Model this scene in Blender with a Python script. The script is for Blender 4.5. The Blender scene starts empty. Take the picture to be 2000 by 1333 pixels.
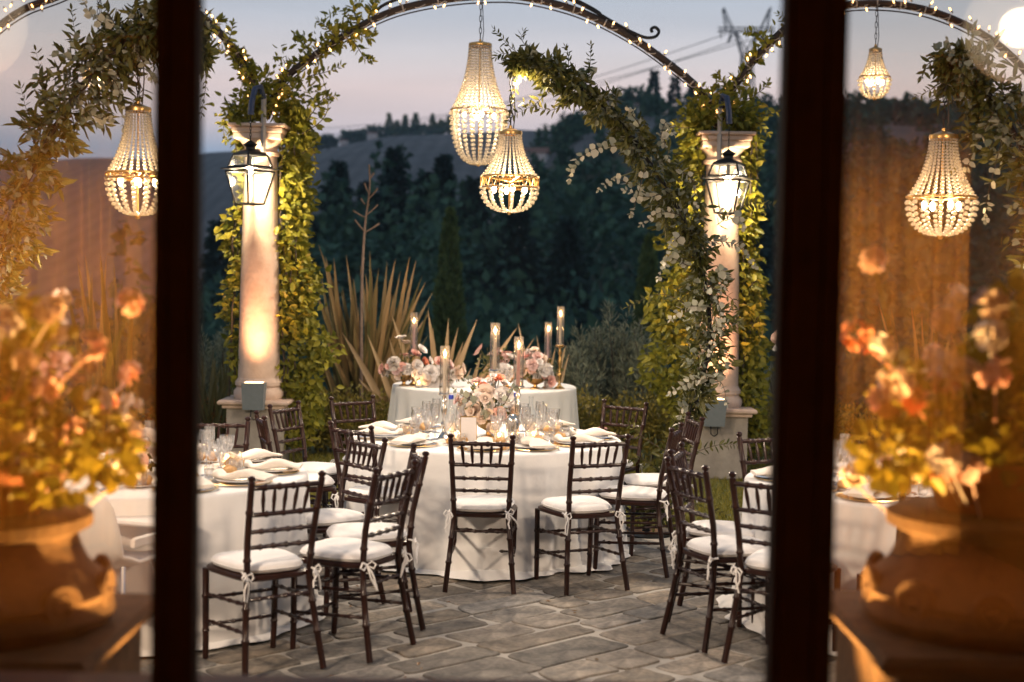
import bpy, math, random
import numpy as np
from mathutils import Matrix, Vector
R = math.radians
pi = math.pi
random.seed(7)
rng = np.random.default_rng(7)
scn = bpy.context.scene
col = scn.collection

# ------------------------------------------------------------------ camera
F = 2777.8                                    # focal length in pixels of the 2000 px wide photograph
cam_d = bpy.data.cameras.new('camera')
cam = bpy.data.objects.new('camera', cam_d); col.objects.link(cam)
cam_d.sensor_width = 36; cam_d.lens = 50
cam_d.clip_start = 0.05; cam_d.clip_end = 20000
CAM = Vector((0, 0, 1.85))
CM = Matrix.Rotation(R(90 - 2.607), 3, 'X') @ Matrix.Rotation(R(1.0), 3, 'Z')
cam.matrix_world = Matrix.Translation(CAM) @ CM.to_4x4()
cam_d.dof.use_dof = True
cam_d.dof.focus_distance = 9.6
cam_d.dof.aperture_fstop = 1.75
scn.camera = cam

# ------------------------------------------------------------------ dusk sky
world = bpy.data.worlds.new('World'); scn.world = world; world.use_nodes = True
wt = world.node_tree; wt.nodes.clear()
def wn(t, **k):
    n = wt.nodes.new(t)
    for a, b in k.items(): setattr(n, a, b)
    return n
SKY_MIX, SKY_GAIN, SKY_STRENGTH = 0.94, 5.0, 0.15
sky = wn('ShaderNodeTexSky', sky_type='NISHITA', sun_disc=False, sun_elevation=R(1.0), sun_rotation=R(200))
tc = wn('ShaderNodeTexCoord'); sep = wn('ShaderNodeSeparateXYZ')
wt.links.new(tc.outputs['Generated'], sep.inputs[0])
ramp = wn('ShaderNodeValToRGB')
wt.links.new(sep.outputs['Z'], ramp.inputs[0])
stops = [(0.0, (.10, .13, .20)), (.055, (.20, .27, .40)), (.082, (.25, .34, .50)), (.102, (.55, .485, .54)),
         (.128, (.68, .56, .575)), (.150, (.58, .54, .575)), (.175, (.455, .475, .55)), (.215, (.325, .40, .50)), (.27, (.245, .325, .43)),
         (.5, (.19, .265, .37)), (1.0, (.14, .20, .29))]
el = ramp.color_ramp.elements
while len(el) < len(stops): el.new(0.5)
for e, (p, c) in zip(el, stops): e.position = p; e.color = (*c, 1)
gain = wn('ShaderNodeMix', data_type='RGBA', blend_type='MULTIPLY'); gain.inputs[0].default_value = 1
gain.inputs[7].default_value = (1.23 / SKY_STRENGTH,) * 3 + (1,)
cmap = wn('ShaderNodeMapping'); cmap.inputs['Scale'].default_value = (3, 3, 26); wt.links.new(tc.outputs['Generated'], cmap.inputs[0])
cno = wn('ShaderNodeTexNoise'); cno.inputs['Scale'].default_value = 1.6; cno.inputs['Detail'].default_value = 5; wt.links.new(cmap.outputs[0], cno.inputs['Vector'])
cmr = wn('ShaderNodeMapRange'); cmr.inputs[1].default_value = .3; cmr.inputs[2].default_value = .7; cmr.inputs[3].default_value = .94; cmr.inputs[4].default_value = 1.06; wt.links.new(cno.outputs[0], cmr.inputs[0])
cmu = wn('ShaderNodeVectorMath', operation='SCALE'); wt.links.new(ramp.outputs[0], cmu.inputs[0]); wt.links.new(cmr.outputs[0], cmu.inputs['Scale'])
wt.links.new(cmu.outputs[0], gain.inputs[6])
mx = wn('ShaderNodeMix', data_type='RGBA'); mx.inputs[0].default_value = SKY_MIX
nz = wn('ShaderNodeMix', data_type='RGBA', blend_type='MULTIPLY'); nz.inputs[0].default_value = 1
nz.inputs[7].default_value = (SKY_GAIN,) * 3 + (1,)
wt.links.new(sky.outputs[0], nz.inputs[6]); wt.links.new(nz.outputs[2], mx.inputs[6]); wt.links.new(gain.outputs[2], mx.inputs[7])
bg = wn('ShaderNodeBackground'); bg.inputs[1].default_value = SKY_STRENGTH * 1.0
wo = wn('ShaderNodeOutputWorld')
wt.links.new(mx.outputs[2], bg.inputs[0]); wt.links.new(bg.outputs[0], wo.inputs[0])

sun_d = bpy.data.lights.new('sun', 'SUN'); sun_d.energy = 0.05; sun_d.angle = R(20); sun_d.color = (1, .8, .65)
sun = bpy.data.objects.new('sun', sun_d); col.objects.link(sun); sun.rotation_euler = (R(80), 0, R(-20))

scn.view_settings.view_transform = 'Standard'; scn.view_settings.look = 'None'
scn.view_settings.exposure = 0; scn.view_settings.gamma = 1; scn.view_settings.use_curve_mapping = False
scn.render.engine = 'CYCLES'
cy = scn.cycles
cy.use_denoising = True
try: cy.denoiser = 'OPENIMAGEDENOISE'
except Exception: pass
cy.max_bounces = 8; cy.diffuse_bounces = 3; cy.glossy_bounces = 3; cy.transmission_bounces = 6; cy.transparent_max_bounces = 32
cy.sample_clamp_indirect = 4; cy.caustics_reflective = False; cy.caustics_refractive = False
cy.use_light_tree = True
WARM = (1.0, .62, .30); AMBER = (1.0, .50, .18)

# ------------------------------------------------------------------ helpers
def ray(px, py):
    return (CM @ Vector(((px - 1000) / F, -(py - 666.5) / F, -1))).normalized()
def at(px, py, Y):
    d = ray(px, py); return CAM + d * ((Y - CAM.y) / d.y)
def gz(px, py, z=0.0):
    d = ray(px, py); return CAM + d * ((z - CAM.z) / d.z)

MATS = {}
def mat(name, c1, c2=None, rough=.6, metal=0, scale=8, bump=0, bscale=40, spec=.5, coat=0, obj_rand=0, sheen=0, detail=6, subsurf=0):
    m = bpy.data.materials.new(name); m.use_nodes = True; t = m.node_tree
    b = t.nodes['Principled BSDF']; b.inputs['Roughness'].default_value = rough; b.inputs['Metallic'].default_value = metal
    b.inputs['Specular IOR Level'].default_value = spec; b.inputs['Coat Weight'].default_value = coat
    b.inputs['Sheen Weight'].default_value = sheen
    b.inputs['Base Color'].default_value = (*c1, 1)
    tcn = t.nodes.new('ShaderNodeTexCoord')
    if c2 is not None:
        n = t.nodes.new('ShaderNodeTexNoise'); n.inputs['Scale'].default_value = scale; n.inputs['Detail'].default_value = detail
        n.inputs['Roughness'].default_value = .65
        t.links.new(tcn.outputs['Object'], n.inputs['Vector'])
        r = t.nodes.new('ShaderNodeValToRGB'); r.color_ramp.elements[0].position = .32; r.color_ramp.elements[1].position = .68
        r.color_ramp.elements[0].color = (*c1, 1); r.color_ramp.elements[1].color = (*c2, 1)
        t.links.new(n.outputs[0], r.inputs[0]); out = r.outputs[0]
        if obj_rand:
            oi = t.nodes.new('ShaderNodeObjectInfo'); h = t.nodes.new('ShaderNodeHueSaturation')
            mr = t.nodes.new('ShaderNodeMapRange'); mr.inputs[3].default_value = 1 - obj_rand; mr.inputs[4].default_value = 1 + obj_rand
            t.links.new(oi.outputs['Random'], mr.inputs[0]); t.links.new(mr.outputs[0], h.inputs['Value'])
            wh = t.nodes.new('ShaderNodeTexWhiteNoise'); wh.noise_dimensions = '1D'; t.links.new(oi.outputs['Random'], wh.inputs['W'])
            m2 = t.nodes.new('ShaderNodeMapRange'); m2.inputs[3].default_value = .5; m2.inputs[4].default_value = 1.5
            t.links.new(wh.outputs['Value'], m2.inputs[0]); t.links.new(m2.outputs[0], h.inputs['Saturation'])
            t.links.new(out, h.inputs['Color']); out = h.outputs[0]
            ad_ = t.nodes.new('ShaderNodeMath'); ad_.operation = 'ADD'; ad_.inputs[1].default_value = 7.3; t.links.new(oi.outputs['Random'], ad_.inputs[0])
            w2 = t.nodes.new('ShaderNodeTexWhiteNoise'); w2.noise_dimensions = '1D'; t.links.new(ad_.outputs[0], w2.inputs['W'])
            wm = t.nodes.new('ShaderNodeMix'); wm.data_type = 'RGBA'; wm.blend_type = 'MULTIPLY'; t.links.new(w2.outputs['Value'], wm.inputs[0]); t.links.new(out, wm.inputs[6]); wm.inputs[7].default_value = (1.04, .95, .85, 1); out = wm.outputs[2]
            n3 = t.nodes.new('ShaderNodeTexNoise'); n3.inputs['Scale'].default_value = 38; n3.inputs['Detail'].default_value = 8; t.links.new(tcn.outputs['Object'], n3.inputs['Vector'])
            r3 = t.nodes.new('ShaderNodeMapRange'); r3.inputs[1].default_value = .35; r3.inputs[2].default_value = .65; r3.inputs[3].default_value = .76; r3.inputs[4].default_value = 1.16; t.links.new(n3.outputs[0], r3.inputs[0])
            sm = t.nodes.new('ShaderNodeVectorMath'); sm.operation = 'SCALE'; t.links.new(out, sm.inputs[0]); t.links.new(r3.outputs[0], sm.inputs['Scale']); out = sm.outputs[0]
        t.links.new(out, b.inputs['Base Color'])
    if bump:
        n2 = t.nodes.new('ShaderNodeTexNoise'); n2.inputs['Scale'].default_value = bscale; n2.inputs['Detail'].default_value = 5
        t.links.new(tcn.outputs['Object'], n2.inputs['Vector'])
        bp = t.nodes.new('ShaderNodeBump'); bp.inputs['Strength'].default_value = bump; bp.inputs['Distance'].default_value = .01
        t.links.new(n2.outputs[0], bp.inputs['Height']); t.links.new(bp.outputs[0], b.inputs['Normal'])
    MATS[name] = m; return m
def leafmat(name, ca, cb, trans=.3, rough=.45):
    m = bpy.data.materials.new(name); m.use_nodes = True; t = m.node_tree
    b = t.nodes['Principled BSDF']; b.inputs['Roughness'].default_value = rough; b.inputs['Specular IOR Level'].default_value = .35
    a = t.nodes.new('ShaderNodeAttribute'); a.attribute_name = 'tint'
    r = t.nodes.new('ShaderNodeMix'); r.data_type = 'RGBA'; r.inputs[6].default_value = (*ca, 1); r.inputs[7].default_value = (*cb, 1)
    t.links.new(a.outputs['Fac'], r.inputs[0]); t.links.new(r.outputs[2], b.inputs['Base Color'])
    tr = t.nodes.new('ShaderNodeBsdfTranslucent'); t.links.new(r.outputs[2], tr.inputs[0])
    ms = t.nodes.new('ShaderNodeMixShader'); ms.inputs[0].default_value = trans
    t.links.new(b.outputs[0], ms.inputs[1]); t.links.new(tr.outputs[0], ms.inputs[2])
    t.links.new(ms.outputs[0], t.nodes['Material Output'].inputs[0]); MATS[name] = m; return m
def glassmat(name, tint=(1, 1, 1), gain_=1.0, diff=0.0, rough=.02, ior=1.5):
    m = bpy.data.materials.new(name); m.use_nodes = True; t = m.node_tree; t.nodes.remove(t.nodes['Principled BSDF'])
    tr = t.nodes.new('ShaderNodeBsdfTransparent'); tr.inputs[0].default_value = (*tint, 1)
    g = t.nodes.new('ShaderNodeBsdfGlossy'); g.inputs['Roughness'].default_value = rough
    lw = t.nodes.new('ShaderNodeLayerWeight'); lw.inputs[0].default_value = .5
    pw = t.nodes.new('ShaderNodeMath'); pw.operation = 'POWER'; pw.inputs[1].default_value = 3.2; t.links.new(lw.outputs['Facing'], pw.inputs[0])
    fr = t.nodes.new('ShaderNodeMath'); fr.operation = 'MULTIPLY_ADD'; fr.inputs[1].default_value = .42; fr.inputs[2].default_value = .04; t.links.new(pw.outputs[0], fr.inputs[0])
    mu = t.nodes.new('ShaderNodeMath'); mu.operation = 'MULTIPLY'; mu.inputs[1].default_value = gain_; mu.use_clamp = True
    t.links.new(fr.outputs[0], mu.inputs[0])
    ms = t.nodes.new('ShaderNodeMixShader'); t.links.new(mu.outputs[0], ms.inputs[0])
    base = tr
    if diff:
        d = t.nodes.new('ShaderNodeBsdfTranslucent'); d.inputs[0].default_value = (1, 1, 1, 1)
        d2 = t.nodes.new('ShaderNodeBsdfDiffuse'); ad = t.nodes.new('ShaderNodeMixShader'); ad.inputs[0].default_value = .5
        t.links.new(d.outputs[0], ad.inputs[1]); t.links.new(d2.outputs[0], ad.inputs[2])
        m0 = t.nodes.new('ShaderNodeMixShader'); m0.inputs[0].default_value = diff
        t.links.new(tr.outputs[0], m0.inputs[1]); t.links.new(ad.outputs[0], m0.inputs[2]); base = m0
    t.links.new(base.outputs[0], ms.inputs[1]); t.links.new(g.outputs[0], ms.inputs[2])
    t.links.new(ms.outputs[0], t.nodes['Material Output'].inputs[0]); MATS[name] = m; return m
def emit(name, c, s):
    m = bpy.data.materials.new(name); m.use_nodes = True; t = m.node_tree; t.nodes.remove(t.nodes['Principled BSDF'])
    e = t.nodes.new('ShaderNodeEmission'); e.inputs[0].default_value = (*c, 1); e.inputs[1].default_value = s
    t.links.new(e.outputs[0], t.nodes['Material Output'].inputs[0]); MATS[name] = m; return m

mat('wood', (.015, .0046, .0028), (.029, .0080, .0044), rough=.34, spec=.32, scale=20, coat=.06, bump=.1, bscale=90)
mat('cushion', (.74, .72, .71), (.80, .78, .77), rough=.85, scale=15, bump=.25, bscale=60, sheen=.2)
mat('tie', (.80, .78, .76), rough=.8)
mat('cloth', (.74, .725, .71), (.80, .785, .77), rough=.9, scale=5, bump=.55, bscale=7, sheen=.2)
mat('napkin', (.74, .66, .57), (.80, .73, .65), rough=.9, scale=12, bump=.2, bscale=120)
mat('column', (.47, .34, .26), (.60, .46, .37), rough=.85, scale=7, bump=.5, bscale=26)
mat('plinth', (.24, .21, .18), (.36, .32, .27), rough=.9, scale=6, bump=.4, bscale=30)
mat('paving', (.105, .102, .097), (.30, .27, .235), rough=.8, scale=6, bump=1.0, bscale=24, obj_rand=.36)
mat('mortar', (.31, .29, .26), (.45, .42, .38), rough=.95, scale=9, bump=.7, bscale=60)
mat('edging', (.26, .19, .15), (.36, .27, .21), rough=.9, scale=8, bump=.5, obj_rand=.2)
mat('iron', (.018, .011, .008), (.034, .020, .013), rough=.55, metal=.4, scale=30, bump=.2)
mat('black_iron', (.02, .02, .022), rough=.45, metal=.6)
mat('blue_tape', (.015, .03, .08), rough=.5)
mat('grey_post', (.32, .29, .27), (.38, .35, .32), rough=.6, scale=20)
mat('grey_box', (.16, .19, .21), (.19, .22, .24), rough=.5, scale=30, metal=.2)
mat('brass', (.62, .40, .16), (.50, .30, .11), rough=.32, metal=1, scale=40)
mat('silver', (.72, .66, .58), (.62, .55, .46), rough=.22, metal=1, scale=30)
mat('porcelain', (.78, .75, .72), rough=.25, spec=.5)
mat('gold', (.80, .55, .25), rough=.3, metal=1)
mat('bread', (.50, .27, .10), (.68, .42, .19), rough=.8, scale=30, bump=.3)
mat('card', (.76, .70, .66), (.80, .74, .70), rough=.8, scale=6)
mat('candle_white', (.82, .72, .62), rough=.5); mat('candle_pink', (.80, .42, .38), rough=.5); mat('candle_lilac', (.72, .46, .52), rough=.5)
mat('blue_cap', (.03, .06, .45), rough=.4)
mat('terracotta', (.36, .12, .045), (.24, .075, .03), rough=.85, scale=9, bump=.3)
mat('carved_stone', (.15, .085, .038), (.07, .04, .018), rough=.9, scale=12, bump=.6, bscale=20)
mat('frame_wood', (.026, .0135, .0055), (.042, .021, .009), rough=.75, spec=.15, scale=14, bump=.2)
mat('sill', (.14, .07, .055), (.18, .09, .07), rough=.8, scale=10, bump=.3)
mat('plaster', (.55, .42, .28), (.62, .48, .33), rough=.95, scale=4, bump=.3); mat('beam', (.03, .018, .01), (.05, .03, .018), rough=.8)
mat('room_wall', (.36, .21, .07), (.50, .30, .10), rough=.9, scale=3)
mat('cabinet', (.15, .075, .022), (.24, .12, .036), rough=.5, scale=8)
mat('room_floor', (.20, .09, .05), (.26, .12, .06), rough=.6, scale=6)
mat('ground', (.035, .045, .02), (.06, .06, .035), rough=1, scale=.3, bump=.5, bscale=2)
mat('vineyard', (.075, .075, .075), (.15, .135, .125), rough=1, scale=.06)
mat('lawn', (.10, .11, .022), (.15, .15, .035), rough=1, scale=20, bump=.6)
mat('bark', (.05, .035, .025), (.09, .07, .05), rough=.95, scale=20, bump=.6)
mat('dead_stalk', (.24, .17, .13), (.16, .11, .08), rough=.9, scale=12)
mat('white_plastic', (.72, .70, .68), rough=.35); mat('chrome', (.6, .6, .6), rough=.25, metal=1)
mat('steel_far', (.10, .11, .12), rough=.7)
mat('house_far', (.55, .52, .50), (.62, .58, .55), rough=.9, scale=.5); mat('roof_far', (.22, .12, .09), rough=.9)
mat('pane_far', (.05, .06, .08), rough=.2)
mat('pink_clay', (.62, .40, .30), rough=.5); mat('lens_grey', (.16, .13, .13), rough=.3)
mat('petal_cream', (.80, .62, .50), (.84, .70, .60), rough=.8, scale=25); mat('petal_white', (.82, .76, .72), rough=.8)
mat('petal_pink', (.78, .42, .36), (.82, .52, .45), rough=.8, scale=25); mat('petal_coral', (.80, .32, .20), rough=.8)
mat('petal_blush', (.78, .55, .50), rough=.8); mat('petal_red', (.62, .06, .04), rough=.7)
leafmat('ivy', (.11, .125, .015), (.36, .32, .036), .40); leafmat('ruscus', (.045, .055, .012), (.16, .145, .04), .25, .35)
leafmat('eucalyptus', (.26, .27, .20), (.52, .48, .38), .3); leafmat('euc_dark', (.16, .19, .14), (.34, .34, .26), .3)
leafmat('geranium', (.08, .09, .010), (.40, .32, .035), .4); leafmat('hedge', (.12, .115, .018), (.28, .215, .04), .3)
leafmat('russet', (.12, .07, .018), (.26, .12, .04), .3); leafmat('rosemary', (.13, .155, .10), (.28, .29, .19), .2, .6)
leafmat('phormium', (.085, .085, .028), (.40, .25, .11), .2, .4); leafmat('yucca', (.07, .075, .03), (.15, .13, .05), .2)
leafmat('conifer', (.007, .026, .024), (.022, .054, .042), .1, .8); leafmat('cypress', (.055, .100, .036), (.14, .19, .065), .15, .8)
leafmat('woodland', (.014, .052, .040), (.070, .145, .085), .15, .8); leafmat('grass', (.16, .155, .022), (.32, .27, .05), .3)
mat('added_curtain', (.52, .31, .09), (.66, .42, .14), rough=.85, scale=4, bump=.2); leafmat('agave', (.30, .20, .10), (.50, .35, .19), .2, .5)
glassmat('pane', (.97, .95, .92), 1.9); glassmat('glass', (.985, .985, .985), 3.2, .08); glassmat('chimney', (.98, .96, .93), 3.2, .05)
glassmat('lantern_glass', (.95, .97, .95), 1.4, .0035, .1); glassmat('crystal', (.78, .70, .56), 2.2, .42, .10); glassmat('bottle', (.90, .93, .95), 2.0, .10)
emit('bulb_fairy', (1, .50, .16), 9); emit('bulb', (1, .74, .42), 40); emit('bulb_lantern', (1, .86, .62), 24)
emit('flame', (1, .66, .28), 22); emit('lens_warm', (1, .62, .3), 8); glassmat('globe', (.85, .82, .78), 2.0, .5, .1); emit('tealight', (1, .6, .22), 14)

vt = MATS['vineyard'].node_tree; vb = vt.nodes['Principled BSDF']; src = vb.inputs['Base Color'].links[0].from_socket
vw = vt.nodes.new('ShaderNodeTexWave'); vw.inputs['Scale'].default_value = .055; vw.inputs['Distortion'].default_value = 3; vw.inputs['Detail'].default_value = 3; vtc = vt.nodes.new('ShaderNodeTexCoord'); vt.links.new(vtc.outputs['Object'], vw.inputs['Vector'])
vm = vt.nodes.new('ShaderNodeMix'); vm.data_type = 'RGBA'; vm.blend_type = 'MULTIPLY'; vm.inputs[0].default_value = .3; vt.links.new(src, vm.inputs[6]); vt.links.new(vw.outputs['Color'], vm.inputs[7]); vt.links.new(vm.outputs[2], vb.inputs['Base Color'])
class MB:
    def __init__(s): s.v = []; s.f = []; s.mi = []
    def add(s, v, f, mi=0):
        o = len(s.v); s.v += [tuple(x) for x in v]; s.f += [tuple(i + o for i in q) for q in f]; s.mi += [mi] * len(f); return s
    def box(s, c, d, rz=0, mi=0, bev=0):
        x, y, z = d[0] / 2, d[1] / 2, d[2] / 2
        if bev:
            b = min(bev, x * .9, y * .9, z * .9); vs = []
            for zz, ins in ((-z, b), (-z + b, 0), (z - b, 0), (z, b)):
                for a, e in ((-1, -1), (1, -1), (1, 1), (-1, 1)): vs.append((a * (x - ins), e * (y - ins), zz))
            fs = [(3, 2, 1, 0), (12, 13, 14, 15)]
            for k in range(3):
                for j in range(4): fs.append((k * 4 + j, k * 4 + (j + 1) % 4, k * 4 + 4 + (j + 1) % 4, k * 4 + 4 + j))
        else:
            vs = [(a * x, e * y, g * z) for g in (-1, 1) for a, e in ((-1, -1), (1, -1), (1, 1), (-1, 1))]
            fs = [(3, 2, 1, 0), (4, 5, 6, 7)] + [(j, (j + 1) % 4, 4 + (j + 1) % 4, 4 + j) for j in range(4)]
        ca, sa = math.cos(rz), math.sin(rz)
        return s.add([(c[0] + p[0] * ca - p[1] * sa, c[1] + p[0] * sa + p[1] * ca, c[2] + p[2]) for p in vs], fs, mi)
    def tube(s, pts, r, seg=8, mi=0, cap=True):
        pts = [Vector(p) for p in pts]; n = len(pts)
        rs = r if isinstance(r, (list, tuple)) else [r] * n
        t0 = (pts[1] - pts[0]).normalized()
        u = t0.cross(Vector((0, 0, 1)) if abs(t0.z) < .9 else Vector((1, 0, 0))).normalized()
        vs = []
        for i, p in enumerate(pts):
            t = (pts[min(i + 1, n - 1)] - pts[max(i - 1, 0)]).normalized()
            u = (u - t * u.dot(t)).normalized(); w = t.cross(u)
            for k in range(seg):
                a = 2 * pi * k / seg; vs.append(p + (u * math.cos(a) + w * math.sin(a)) * rs[i])
        fs = [(i * seg + k, i * seg + (k + 1) % seg, (i + 1) * seg + (k + 1) % seg, (i + 1) * seg + k) for i in range(n - 1) for k in range(seg)]
        if cap: fs += [tuple(range(seg))[::-1], tuple((n - 1) * seg + k for k in range(seg))]
        return s.add(vs, fs, mi)
    def lathe(s, prof, c=(0, 0, 0), seg=16, mi=0, cap=False):
        vs = [(c[0] + r * math.cos(2 * pi * k / seg), c[1] + r * math.sin(2 * pi * k / seg), c[2] + z) for r, z in prof for k in range(seg)]
        n = len(prof)
        fs = [(i * seg + k, i * seg + (k + 1) % seg, (i + 1) * seg + (k + 1) % seg, (i + 1) * seg + k) for i in range(n - 1) for k in range(seg)]
        if cap: fs += [tuple(range(seg))[::-1], tuple((n - 1) * seg + k for k in range(seg))]
        return s.add(vs, fs, mi)
    def ball(s, c, r, seg=8, rings=5, mi=0):
        r3 = r if isinstance(r, (list, tuple)) else (r, r, r)
        vs = [(c[0], c[1], c[2] - r3[2])]
        for i in range(1, rings):
            a = -pi / 2 + pi * i / rings
            for k in range(seg):
                b = 2 * pi * k / seg
                vs.append((c[0] + r3[0] * math.cos(a) * math.cos(b), c[1] + r3[1] * math.cos(a) * math.sin(b), c[2] + r3[2] * math.sin(a)))
        vs.append((c[0], c[1], c[2] + r3[2])); L = len(vs) - 1
        fs = [(0, 1 + (k + 1) % seg, 1 + k) for k in range(seg)]
        for i in range(rings - 2):
            for k in range(seg): fs.append((1 + i * seg + k, 1 + i * seg + (k + 1) % seg, 1 + (i + 1) * seg + (k + 1) % seg, 1 + (i + 1) * seg + k))
        fs += [(L, 1 + (rings - 2) * seg + k, 1 + (rings - 2) * seg + (k + 1) % seg) for k in range(seg)]
        return s.add(vs, fs, mi)
    def mesh(s, name, mats, smooth=True, angle=40):
        me = bpy.data.meshes.new(name); me.from_pydata(s.v, [], s.f)
        for m in (mats if isinstance(mats, (list, tuple)) else [mats]): me.materials.append(MATS[m])
        me.polygons.foreach_set('material_index', s.mi)
        if smooth:
            me.polygons.foreach_set('use_smooth', [True] * len(s.f)); me.set_sharp_from_angle(angle=R(angle))
        me.update(); return me
    def build(s, name, mats, parent=None, smooth=True, angle=40, loc=None):
        return link(name, s.mesh(name, mats, smooth, angle), parent, loc)
def link(name, me, parent=None, loc=None, rz=0):
    o = bpy.data.objects.new(name, me); col.objects.link(o)
    if parent: o.parent = parent
    if loc is not None: o.location = loc
    if rz: o.rotation_euler = (0, 0, rz)
    return o
def tag(o, label, cat, group=None):
    o['label'] = label; o['category'] = cat
    if group: o['group'] = group
    return o
def thing(name, label, cat, loc=(0, 0, 0), rz=0, group=None):
    o = bpy.data.objects.new(name, None); col.objects.link(o); o.empty_display_size = .1
    o.location = loc; o.rotation_euler = (0, 0, rz); return tag(o, label, cat, group)
def struct(o): o['kind'] = 'structure'; return o
def stuff(o): o['kind'] = 'stuff'; return o
def copy_tree(o, parent=None):
    c = o.copy(); col.objects.link(c); c.parent = parent
    for ch in o.children: copy_tree(ch, c)
    return c
def lamp(name, kind, loc, watts, color, parent=None, radius=.03, **k):
    d = bpy.data.lights.new(name, kind); d.energy = watts; d.color = color
    if kind in ('POINT', 'SPOT'): d.shadow_soft_size = radius
    for a, b in k.items(): setattr(d, a, b)
    o = bpy.data.objects.new(name, d); col.objects.link(o); o.location = loc
    if parent: o.parent = parent
    return o
def aim(o, d): o.rotation_euler = Vector(d).to_track_quat('-Z', 'Y').to_euler()

def unit(a): return a / np.maximum(np.linalg.norm(a, axis=-1, keepdims=True), 1e-9)
def leaf_arrays(P, D, N, L, W, fold=.15, droop=.1, shape='oval'):
    P = np.asarray(P, float); D = unit(np.asarray(D, float)); N = np.asarray(N, float)
    N = unit(N - D * (N * D).sum(1, keepdims=True)); S = np.cross(D, N); n = len(P)
    L = np.broadcast_to(L, (n,))[:, None]; W = np.broadcast_to(W, (n,))[:, None]
    if shape == 'diamond':
        M = P + D * L * .45
        V = np.stack([P, M + S * W / 2 + N * W * fold, P + D * L - N * L * droop, M - S * W / 2 + N * W * fold], 1)
        Fq = np.array([[0, 3, 2], [0, 2, 1]]); k = 4
    else:
        a, b, wa, wb = (.28, .66, .46, .42)
        A = P + D * L * a; B = P + D * L * b - N * L * droop * .4
        V = np.stack([P, A + S * W * wa + N * W * fold, B + S * W * wb + N * W * fold, P + D * L - N * L * droop,
                      B - S * W * wb + N * W * fold, A - S * W * wa + N * W * fold], 1)
        Fq = np.array([[0, 5, 4, 3], [0, 3, 2, 1]]); k = 6
    V = V.reshape(-1, 3); Fi = (Fq[None] + (np.arange(n) * k)[:, None, None]).reshape(-1, Fq.shape[1])
    return V, Fi
def raw_mesh(name, V, Fi, material, tint=None):
    me = bpy.data.meshes.new(name); n, k = Fi.shape
    me.vertices.add(len(V)); me.vertices.foreach_set('co', V.astype(np.float32).ravel())
    me.loops.add(n * k); me.loops.foreach_set('vertex_index', Fi.astype(np.int32).ravel())
    me.polygons.add(n); me.polygons.foreach_set('loop_start', (np.arange(n) * k).astype(np.int32)); me.polygons.foreach_set('loop_total', np.full(n, k, np.int32))
    me.materials.append(MATS[material])
    if tint is not None:
        at_ = me.attributes.new('tint', 'FLOAT', 'FACE'); at_.data.foreach_set('value', tint.astype(np.float32))
    me.update(); me.validate(); return me
def leaf_mesh(name, P, D, N, L, W, material, fold=.15, droop=.1, shape='oval', tint=None):
    V, Fi = leaf_arrays(P, D, N, L, W, fold, droop, shape)
    t = rng.random(len(P)) if tint is None else tint
    return raw_mesh(name, V, Fi, material, np.repeat(t, 2))
def rdir(n, up=0.0):
    d = rng.normal(size=(n, 3)); d[:, 2] += up; return unit(d)
def blob(n, c, r, squash_bottom=True):
    """random points in lumpy ellipsoid, denser towards the surface"""
    d = rdir(n); rad = rng.random(n) ** .45
    lump = 1 + .22 * np.sin(d[:, 0] * 5 + 1.3) * np.sin(d[:, 1] * 6 + .5) + .15 * np.sin(d[:, 2] * 9)
    return np.asarray(c) + d * (rad * lump)[:, None] * np.asarray(r), d
def smooth_path(pts, n):
    """Catmull-Rom through points"""
    P = np.array([list(p) for p in pts], float); P = np.vstack([2 * P[0] - P[1], P, 2 * P[-1] - P[-2]])
    out = []; m = len(P) - 3
    for t in np.linspace(0, m - 1e-6, n):
        i = int(t); u = t - i; a, b, c, d = P[i:i + 4]
        out.append(.5 * ((2 * b) + (-a + c) * u + (2 * a - 5 * b + 4 * c - d) * u * u + (-a + 3 * b - 3 * c + d) * u ** 3))
    return np.array(out)
def interp(x, xs, ys): return float(np.interp(x, xs, ys))

# ================================================================== SETTING
COLY = 13.5
def skyz(px, py, Y): return at(px, py, Y).z
FAR_PX = [-2500, 0, 300, 400, 600, 640, 700, 750, 880, 1000, 1100, 1500, 4000]
FAR_PY = [325, 322, 318, 308, 302, 296, 285, 276, 268, 266, 274, 290, 320]
RH_PX = [900, 980, 1040, 1100, 1160, 1220, 1300, 1400, 1500, 1600, 1700, 1800, 2000, 2600, 4500]
RH_PY = [420, 370, 330, 296, 270, 256, 254, 262, 270, 268, 262, 265, 272, 285, 330]
def sstep(a, b, x): t = np.clip((x - a) / (b - a), 0, 1); return t * t * (3 - 2 * t)
FAR_Z = [skyz(p, q, 600.) for p, q in zip(FAR_PX, FAR_PY)]
RH_Z = [skyz(p, q, 300.) for p, q in zip(RH_PX, RH_PY)]
def height(x, y):
    x = np.asarray(x, float); y = np.asarray(y, float)
    px = 1000 + F * x / np.maximum(y, 8)
    z = -.06 - 7.5 * sstep(16.5, 48, y)
    z = z + 10 * sstep(70, 135, y) * sstep(300, 650, px) + 6 * sstep(135, 210, y) * sstep(300, 650, px) * (1 - sstep(230, 330, y) * .6)
    far = np.interp(px, FAR_PX, FAR_Z)
    z = z + (far - z) * sstep(230, 600, y) - .03 * np.maximum(y - 620, 0) * (y < 2000)
    rh = np.interp(px, RH_PX, RH_Z)
    w = sstep(90, 300, y) * (1 - sstep(310, 520, y))
    z = np.maximum(z, z + (rh - z) * w * sstep(900, 1060, px))
    z = z + np.where(y > 60, .5 * np.sin(x * .11 + 1) * np.sin(y * .07) + .8 * np.sin(x * .031) * np.sin(y * .023 + 2), 0)
    return z
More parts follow.
